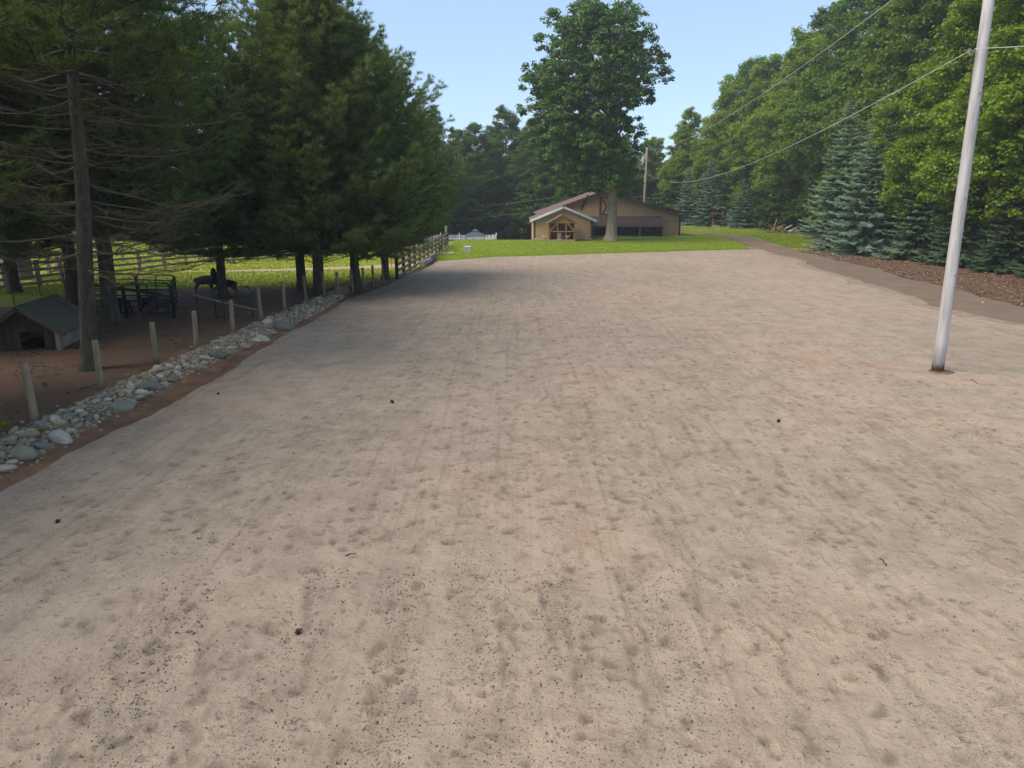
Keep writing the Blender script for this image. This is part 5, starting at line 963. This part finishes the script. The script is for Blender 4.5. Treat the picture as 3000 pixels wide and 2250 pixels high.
for k in range(6):
    a, b = np.array(corn[k]), np.array(corn[k + 1]); L = np.linalg.norm(b - a); pn = thing('livestock_panel', lbs[k], 'panel', (*a, 0), math.atan2(b[1] - a[1], b[0] - a[0]), 'metal panels round the goats'); hgt_ = 1.36; L -= 0.04
    t = np.linspace(0, math.pi / 2, 5); f = [(0.02, 0, 0.0)] + [(0.17 - 0.15 * math.cos(q), 0, hgt_ - 0.15 + 0.15 * math.sin(q)) for q in t] + [(L - 0.17 + 0.15 * math.sin(q), 0, hgt_ - 0.15 + 0.15 * math.cos(q)) for q in t] + [(L - 0.02, 0, 0.0)]
    MB().tube(f, 0.034, 8).obj('frame', M['black'], pn, True)
    for z in (0.22, 0.45, 0.68, 0.9, 1.13): MB().tube([(0.02, 0, z), (L - 0.02, 0, z)], 0.022, 6).obj('rail', M['black'], pn, True)
    MB().tube([(L / 2, 0, 0.1), (L / 2, 0, hgt_)], 0.022, 6).obj('upright', M['black'], pn, True)
MB_ = MB(); MB_.bar((-16.3, 27.72, 1.30), (-13.4, 27.45, 0.95), 0.05, 0.11); tag(MB_.obj('slanting_board', M['darkpost']), 'dark board slanting across the front of the metal panels', 'board')
# hanging bag
hb = P(627, 815, 34.0); bag = thing('hanging_bag', 'black pointed bag hanging on a line beside a pine trunk', 'bag', (hb[0], 34.0, 0))
zt_, zb_ = P(627, 783, 34.0)[2], P(627, 852, 34.0)[2]; lathe(MB(), [(0.10, zb_ + 0.3), (0.17, zb_ + 0.42), (0.17, zb_ + 0.6), (0.14, zt_ - 0.25), (0.10, zt_ - 0.1), (0.02, zt_)], 10).obj('sack', M['black'], bag, True); MB().tube([(0, 0, zt_ - 0.02), (0.02, 0, zt_ + 2.2)], 0.008, 4).obj('line', M['tpost'], bag)

# ---------------------------------------------------------------- rail fences
def rail_fence(name, label, cat, pts, h, nr, mp, mr, pr=0.07, board=(0.03, 0.14), side=-1, zs=None, caps=False):
    o = thing(name, label, cat, (pts[0][0], pts[0][1], 0)); ox_, oy_ = pts[0]
    for i, p in enumerate(pts):
        z0 = float(hgt(p[0], p[1])); MB().box((p[0] - ox_, p[1] - oy_, z0 + h / 2), (pr * 2, pr * 2, h + 0.1), rz=0.02 * i).obj('post', M[mp], o)
        if i:
            a = pts[i - 1]; d = np.array(p) - np.array(a); nrm = np.array((d[1], -d[0])) / np.linalg.norm(d) * (pr + board[0] / 2 + 0.003) * side * -1; za_ = float(hgt(a[0], a[1]))
            for k in range(nr):
                z = h * (0.14 + 0.78 * k / (nr - 1)); off = (i % 2) * 0.0015
                MB().bar((a[0] - ox_ + nrm[0] * (1 + off), a[1] - oy_ + nrm[1], za_ + z + random.uniform(-.015, .015)), (p[0] - ox_ + nrm[0], p[1] - oy_ + nrm[1], z0 + z + random.uniform(-.015, .015)), *board).obj('rail', M[mr], o)
    return o
nps = 13; f0, f1 = G(1164, 818), G(1311, 722)
bf = rail_fence('board_fence', 'four-board fence with dark posts running from the pines to the lawn', 'fence', [tuple(f0 + (f1 - f0) * (i / (nps - 1)) + (random.uniform(-.02, .02), 0)) for i in range(nps)], 1.28, 4, 'darkpost', 'oldwood', 0.085, (0.035, 0.16))
e = G(1319, 718); MB().box((0.3, f1[1] - f0[1] + 0.9, 0.95), (0.22, 0.22, 1.9)).obj('end_post', M['oldwood'], bf)
pl = [(-20, 855), (20, 848), (116, 837), (185, 829), (236, 820), (330, 803), (410, 795), (482, 784), (546, 777), (616, 771), (685, 768.5), (756, 765), (830, 757), (905, 750)]
rail_fence('rail_fence', 'weathered rail fence along the far side of the sunlit pasture strip', 'fence', [tuple(G(*p)) for p in pl], 1.3, 4, 'oldwood', 'oldwood', 0.085, (0.035, 0.14))
pl2 = [(145, 805), (172, 797), (225, 786), (290, 774), (360, 766)]
rail_fence('rail_fence', 'farther grey rail fence beyond the first, right of the shed', 'fence', [tuple(G(*p)) for p in pl2], 1.3, 3, 'oldwood', 'oldwood', 0.085, (0.035, 0.14))
pl3 = [(1075, 757), (1110, 743), (1165, 735), (1215, 730), (1268, 722)]
rail_fence('rail_fence', 'low brown rails behind the board fence near the picket fence', 'fence', [tuple(G(*p)) for p in pl3], 1.1, 2, 'cedardark', 'oldwood', 0.085, (0.035, 0.14))
wr_ = thing('pipe_rail', 'white pipe rail fence at the left edge before the shed', 'fence', (*G(-30, 838), 0)); a = G(-30, 838); b = G(58, 832)
for z in (0.35, 0.75, 1.15): MB().tube([(0, 0, z), (*(b - a), z)], 0.035, 7).obj('rail', M['whitevinyl'], wr_, True)
for q in (0, 0.33, 0.66, 1.0): MB().box((*((b - a) * q), 0.62), (0.08, 0.08, 1.25)).obj('post', M['whitevinyl'], wr_)
s0 = G(54, 822); s1 = G(96, 818); shed = thing('shed', 'dusty pink shed beyond the rail fence at the far left', 'shed', (s0[0], s0[1], 0), math.atan2(s1[1] - s0[1], s1[0] - s0[0])); sw = float(np.linalg.norm(s1 - s0))
for i in range(6): MB().box((sw * (i + .5) / 6, 0, 1.05), (sw / 6 - 0.015, 0.05, 2.1)).obj('front_board', M['tanshed'], shed)
MB().box((0.03, 1.0, 1.05), (0.05, 1.9, 2.1)).obj('side_wall', M['tanshed'], shed); MB().box((sw - 0.03, 1.0, 1.05), (0.05, 1.9, 2.1)).obj('side_wall', M['tanshed'], shed); MB().box((sw / 2, 0.95, 2.2), (sw + 0.3, 2.4, 0.1), rx=0.08).obj('roof', M['brownroof'], shed)
for xx in (0.0, sw): MB().box((xx, -0.04, 1.05), (0.1, 0.05, 2.1)).obj('corner_board', M['oldwood'], shed)

# white picket fence and canopy down the slope
zp = lambda x, y: float(hgt(x, y))
def picket(name, label, a, b, h=1.25, step=2.6):
    a = np.array(a); b = np.array(b); L = np.linalg.norm(b - a); n = max(1, round(L / step)); z0 = zp(*((a + b) / 2)); o = thing(name, label, 'fence', (a[0], a[1], z0), math.atan2(b[1] - a[1], b[0] - a[0]))
    for k in range(n + 1):
        c = MB().box((L * k / n, 0, h / 2 + 0.08), (0.13, 0.13, h + 0.16)); x = L * k / n; c.add([(x - .08, -.08, h + .16), (x + .08, -.08, h + .16), (x + .08, .08, h + .16), (x - .08, .08, h + .16), (x, 0, h + .27)], np.array([(0, 1, 4), (1, 2, 4), (2, 3, 4), (3, 0, 4)])); c.obj('post', M['whitevinyl'], o)
    for z in (0.2, 0.62, 0.98): MB().box((L / 2, 0.03, z), (L, 0.04, 0.09)).obj('rail', M['whitevinyl'], o)
    pk_ = MB(); m = int(L / 0.17)
    for k in range(m): pk_.box((L * (k + .5) / m, -0.015, h / 2), (0.08, 0.025, h - 0.1))
    tag(pk_.obj('pickets', M['whitevinyl'], o), kind='stuff')
YPF = 96.0; xa = P(1235, 700, YPF)[0]; xb = P(1421, 700, YPF)[0]
picket('picket_fence', 'white picket fence along the near side of the pool yard', (xa, YPF), (xb, YPF), 0.95)
picket('picket_fence', 'white picket fence along the far side of the pool yard, behind the canopy', (xa - 1, YPF + 9), (xb + 1.3, YPF + 9), 1.55)
picket('picket_fence', 'white picket fence at the right end of the pool yard', (xb + 0.12, YPF + 0.1), (xb + 1.25, YPF + 8.9), 1.45)
cx = P(1393, 700, 99.5)[0]; cyz = zp(cx, 99.5); can = thing('canopy', 'slate-blue hipped canopy roof inside the white picket yard', 'canopy', (cx, 99.5, cyz)); hw = 1.35; z1 = 1.75; z2 = 2.2
for k in range(4):
    a, b = [((-1, -1), (1, -1)), ((1, -1), (1, 1)), ((1, 1), (-1, 1)), ((-1, 1), (-1, -1))][k]
    MB().add([(a[0] * hw, a[1] * hw, z1), (b[0] * hw, b[1] * hw, z1), (b[0] * .38, b[1] * .38, z2), (a[0] * .38, a[1] * .38, z2), (a[0] * hw, a[1] * hw, z1 - .1), (b[0] * hw, b[1] * hw, z1 - .1)], [(0, 1, 2, 3), (4, 5, 1, 0)]).obj('roof_panel', M['canopy'], can)
    MB().box((a[0] * hw * .95, a[1] * hw * .95, z1 / 2), (0.06, 0.06, z1)).obj('leg', M['black'], can)
vt = MB(); q = .5
for k in range(4):
    a, b = [((-1, -1), (1, -1)), ((1, -1), (1, 1)), ((1, 1), (-1, 1)), ((-1, 1), (-1, -1))][k]; vt.add([(a[0] * q, a[1] * q, z2 + .06), (b[0] * q, b[1] * q, z2 + .06), (0, 0, z2 + .38)], [(0, 1, 2)])
vt.add([(-q, -q, z2 + .05), (q, -q, z2 + .05), (q, q, z2 + .05), (-q, q, z2 + .05)], [(3, 2, 1, 0)]); vt.tube([(0, 0, z2 - 0.05), (0, 0, z2 + 0.3)], 0.05, 6); vt.obj('vent_cap', M['canopy'], can)

# ---------------------------------------------------------------- small things
bx = G(1370, 739); cb = thing('concrete_box', 'small grey concrete box standing alone on the lawn', 'box', (bx[0], bx[1], 0)); MB().box((0, 0, 0.13), (0.60, 0.5, 0.3)).obj('base', M['concrete'], cb); MB().box((0, 0, 0.38), (0.62, 0.52, 0.19)).obj('lid', M['concrete'], cb); MB().box((0, 0, 0.49), (0.56, 0.46, 0.03)).obj('top_slab', M['whitetrim'], cb)
tb = G(1242, 779); t1 = G(1262, 766)
tag(MB().bar((*G(1236, 779), 0.15), (*G(1261, 767), 0.15), 0.30, 0.26).obj('timber', M['concrete']), 'grey squared timber lying at the foot of the board fence', 'timber')
tag(MB().bar((*G(1257, 768), 0.2), (*G(1274, 757), 0.22), 0.3, 0.4).obj('timber', M['oldwood']), 'thick grey timber standing on edge behind the lying one', 'timber')
hs0 = G(1284, 748); hose = thing('hose', 'looped dark hose hung over the board fence', 'hose', (hs0[0] + 0.1, hs0[1], 0)); t = np.linspace(0, 1, 14)
for k, (m, dx) in enumerate((('black', 0.0), ('black', 0.12), ('rope', 0.3))): MB().tube(np.stack([0.16 + dx + 0.14 * np.sin(t * 5 + k), -0.4 + 0.55 * t + 0.2 * k, 1.38 * np.sin(np.pi * (0.5 + 0.5 * t)) + 0.04], 1), 0.03, 6).obj('loop', M[m], hose, True)
sl0 = G(1306, 744); tag(MB().box((sl0[0], sl0[1], 0.05), (1.3, 0.9, 0.1), rz=0.1).obj('slab', M['concrete']), 'flat concrete slab on the grass by the end of the board fence', 'slab')
tag(MB().box((*G(1147, 782), 0.45), (0.06, 0.06, 0.95)).obj('stake', M['stake']), 'orange-brown stake standing in the grass behind the last post', 'stake')
sp_ = G(1166, 768); sap = thing('sapling', 'tiny round-topped sapling by the trail behind the board fence', 'tree', (*sp_, 0)); MB().tube([(0, 0, -.05), (0, 0, 1.3)], [0.04, 0.025], 6).obj('trunk', M['oldwood'], sap); cr_ = MB(); leaves_mb(cr_, np.random.default_rng(2).normal(0, 0.3, (26, 3)) + (0, 0, 1.6), np.full(26, 0.25), 26, 0.1, np.random.default_rng(3)); cc = cr_.obj('crown', M['needle'], sap); cc.color = (1, 1.1, 1, 1)
for i, (px, py, sz, lb) in enumerate(((875, 1872, 0.035, 'dark pine cone on the near sand, lower left'), (1150, 1191, 0.04, 'dark pine cone on the sand right of the stone border'), (640, 1161, 0.03, 'small dark cone on the sand near the border'), (2279, 1246, 0.035, 'dark cone on the sand right of centre'), (172, 1548, 0.03, 'round dark cone on the sand at the left'))):
    x, y = G(px, py); c = thing('pine_cone', lb, 'pine cone', (x, y, sand_z(x, y)), i * 1.3, 'cones on the sand'); core = lathe(MB(), [(sz * .2, -sz), (sz * .75, -sz * .5), (sz * .8, 0), (sz * .5, sz * .7), (sz * .1, sz * 1.2)], 8); core.V = [v[:, [0, 2, 1]] + (0, 0, sz * .75) for v in core.V]; core.obj('core', M['cone'], c, True); sc_ = MB(); r = np.random.default_rng(i)
    for k in range(26):
        a = r.uniform(0, 6.28); yy = sz * r.uniform(-.8, 1.0); rr = sz * 0.8; pc = np.array((rr * math.cos(a), yy, sz * .75 + rr * math.sin(a) * .8)); o_ = np.array((math.cos(a), .4, math.sin(a))) * sz * .5; sd2 = np.array((0, .5, 0)) * sz * .5 + np.array((-math.sin(a), 0, math.cos(a))) * sz * .3; sc_.add([pc - sd2, pc + sd2, pc + o_], [(0, 1, 2)])
    tag(sc_.obj('scales', M['cone'], c), kind='stuff')
def twig(label, a, b, rad, m='deadtwig'):
    a = G(*a); b = G(*b); t = np.linspace(0, 1, 5)[:, None]; p = np.concatenate([a * (1 - t) + b * t, np.full((5, 1), 0.05)], 1); p[:, :2] += np.random.default_rng(int(a[0] * 100) % 999).normal(0, 0.015, (5, 2)); p[:, 2] += [sand_z(*q[:2]) - 0.04 if q[0] > sandLf(q[1]) else 0.0 for q in p]; tag(MB().tube(p, np.linspace(rad, rad * .5, 5), 5).obj('stick', M[m]), label, 'stick')
twig('pale stick lying by the second round post', (228, 1146), (318, 1122), 0.018); twig('thin twig on the sand at centre left', (1010, 1640), (1045, 1632), 0.008, 'tpost'); twig('thin twig on the sand at lower right', (2580, 1652), (2592, 1672), 0.008, 'tpost'); twig('short dark twig beside the near utility pole', (2848, 1122), (2858, 1136), 0.012, 'tpost'); twig('pale stick on the dirt by the last round posts', (1075, 846), (1100, 836), 0.02)
# brush pile
bp_ = G(2285, 683); pile = thing('brush_pile', 'tangled pile of cut branches and boards at the edge of the wood', 'brush pile', (bp_[0], bp_[1], 0)); r = np.random.default_rng(8)
for k in range(46):
    c = np.array((r.normal(0, 0.9), r.normal(0, 0.5), 0)); zz = max(0.08, 0.75 * math.exp(-(c[0] / 1.1) ** 2) * r.random()); a = r.uniform(0, 6.28); el = r.normal(0.25, 0.3); L = r.uniform(0.5, 1.5); d = np.array((math.cos(a) * math.cos(el), math.sin(a) * math.cos(el) * .6, abs(math.sin(el)))) * L / 2; c[2] = zz + d[2]; rr = r.uniform(0.025, 0.075); MB().tube([c - d, c + r.normal(0, .04, 3), c + d], [rr, rr * .9, rr * .7], 6, tone=r.random()).obj('branch', M['brush'], pile, True)
MB().tube([(-1.0, 0, 0.1), (-0.8, 0, 0.8), (-0.55, 0, 1.75)], [0.08, 0.07, 0.05], 7, tone=.7).obj('branch', M['brush'], pile, True)
jk = G(2328, 679); junk = thing('white_boards', 'white scrap boards lying right of the brush pile', 'boards', (jk[0], jk[1], 0))
for k, (dx, dy, dz, L, rz, ry) in enumerate(((-.3, 0, .28, 1.3, .2, -.35), (.2, .1, .12, 1.2, -.1, .08), (.7, .0, .18, 1.2, .1, .0), (-.1, -.3, .06, 1.0, .05, 0.02), (1.5, .1, .1, 0.5, 0, 0.0), (-.9, .2, .55, 1.2, .1, -.45))): MB().box((dx, dy, dz + .03), (L, 0.22, 0.05), rz=rz, ry=ry, rx=.25).obj('board', M['whitevinyl'], junk)
# timber shelter by the far spruces
sh0 = G(2095, 664); shl = thing('timber_shelter', 'small pale timber shelter half hidden by the far spruces', 'shelter', (sh0[0] + 0.3, sh0[1], 0)); 
for dx, dy in ((-.75, 0), (.75, 0), (-.75, 1.3), (.75, 1.3)): MB().box((dx, dy, 1.4), (0.14, 0.14, 2.8)).obj('post', M['stake'], shl)
for i in range(6): MB().box((-.62 + i * .25, 0.0, 0.5), (0.23, 0.04, 0.9)).obj('board', M['cedar'], shl)
for i in range(6): MB().box((-.62 + i * .25, 1.3, 1.4), (0.24, 0.04, 2.7)).obj('board', M['cedardark'], shl)
MB().box((0, .6, 2.9), (2.0, 1.9, 0.16), rx=.05).obj('roof', M['verge'], shl); MB().box((-.3, -.25, .1), (1.2, .5, .2)).obj('step', M['concrete'], shl)

# ---------------------------------------------------------------- thin summer haze over the whole place
hb_ = MB().box((0, 203, 14.2), (915, 510, 35.6)); hzm, hn, hl, ho = new_mat('thin_haze'); hv = hn.new('ShaderNodeVolumePrincipled'); hv.inputs['Color'].default_value = (0.86, 0.92, 1.0, 1); hv.inputs['Density'].default_value = 0.0006; hv.inputs['Anisotropy'].default_value = 0.2
hl.new(hv.outputs[0], ho.inputs['Volume']); tag(hb_.obj('haze', hzm), 'thin bluish summer haze hanging over the whole place', 'haze', kind='stuff')
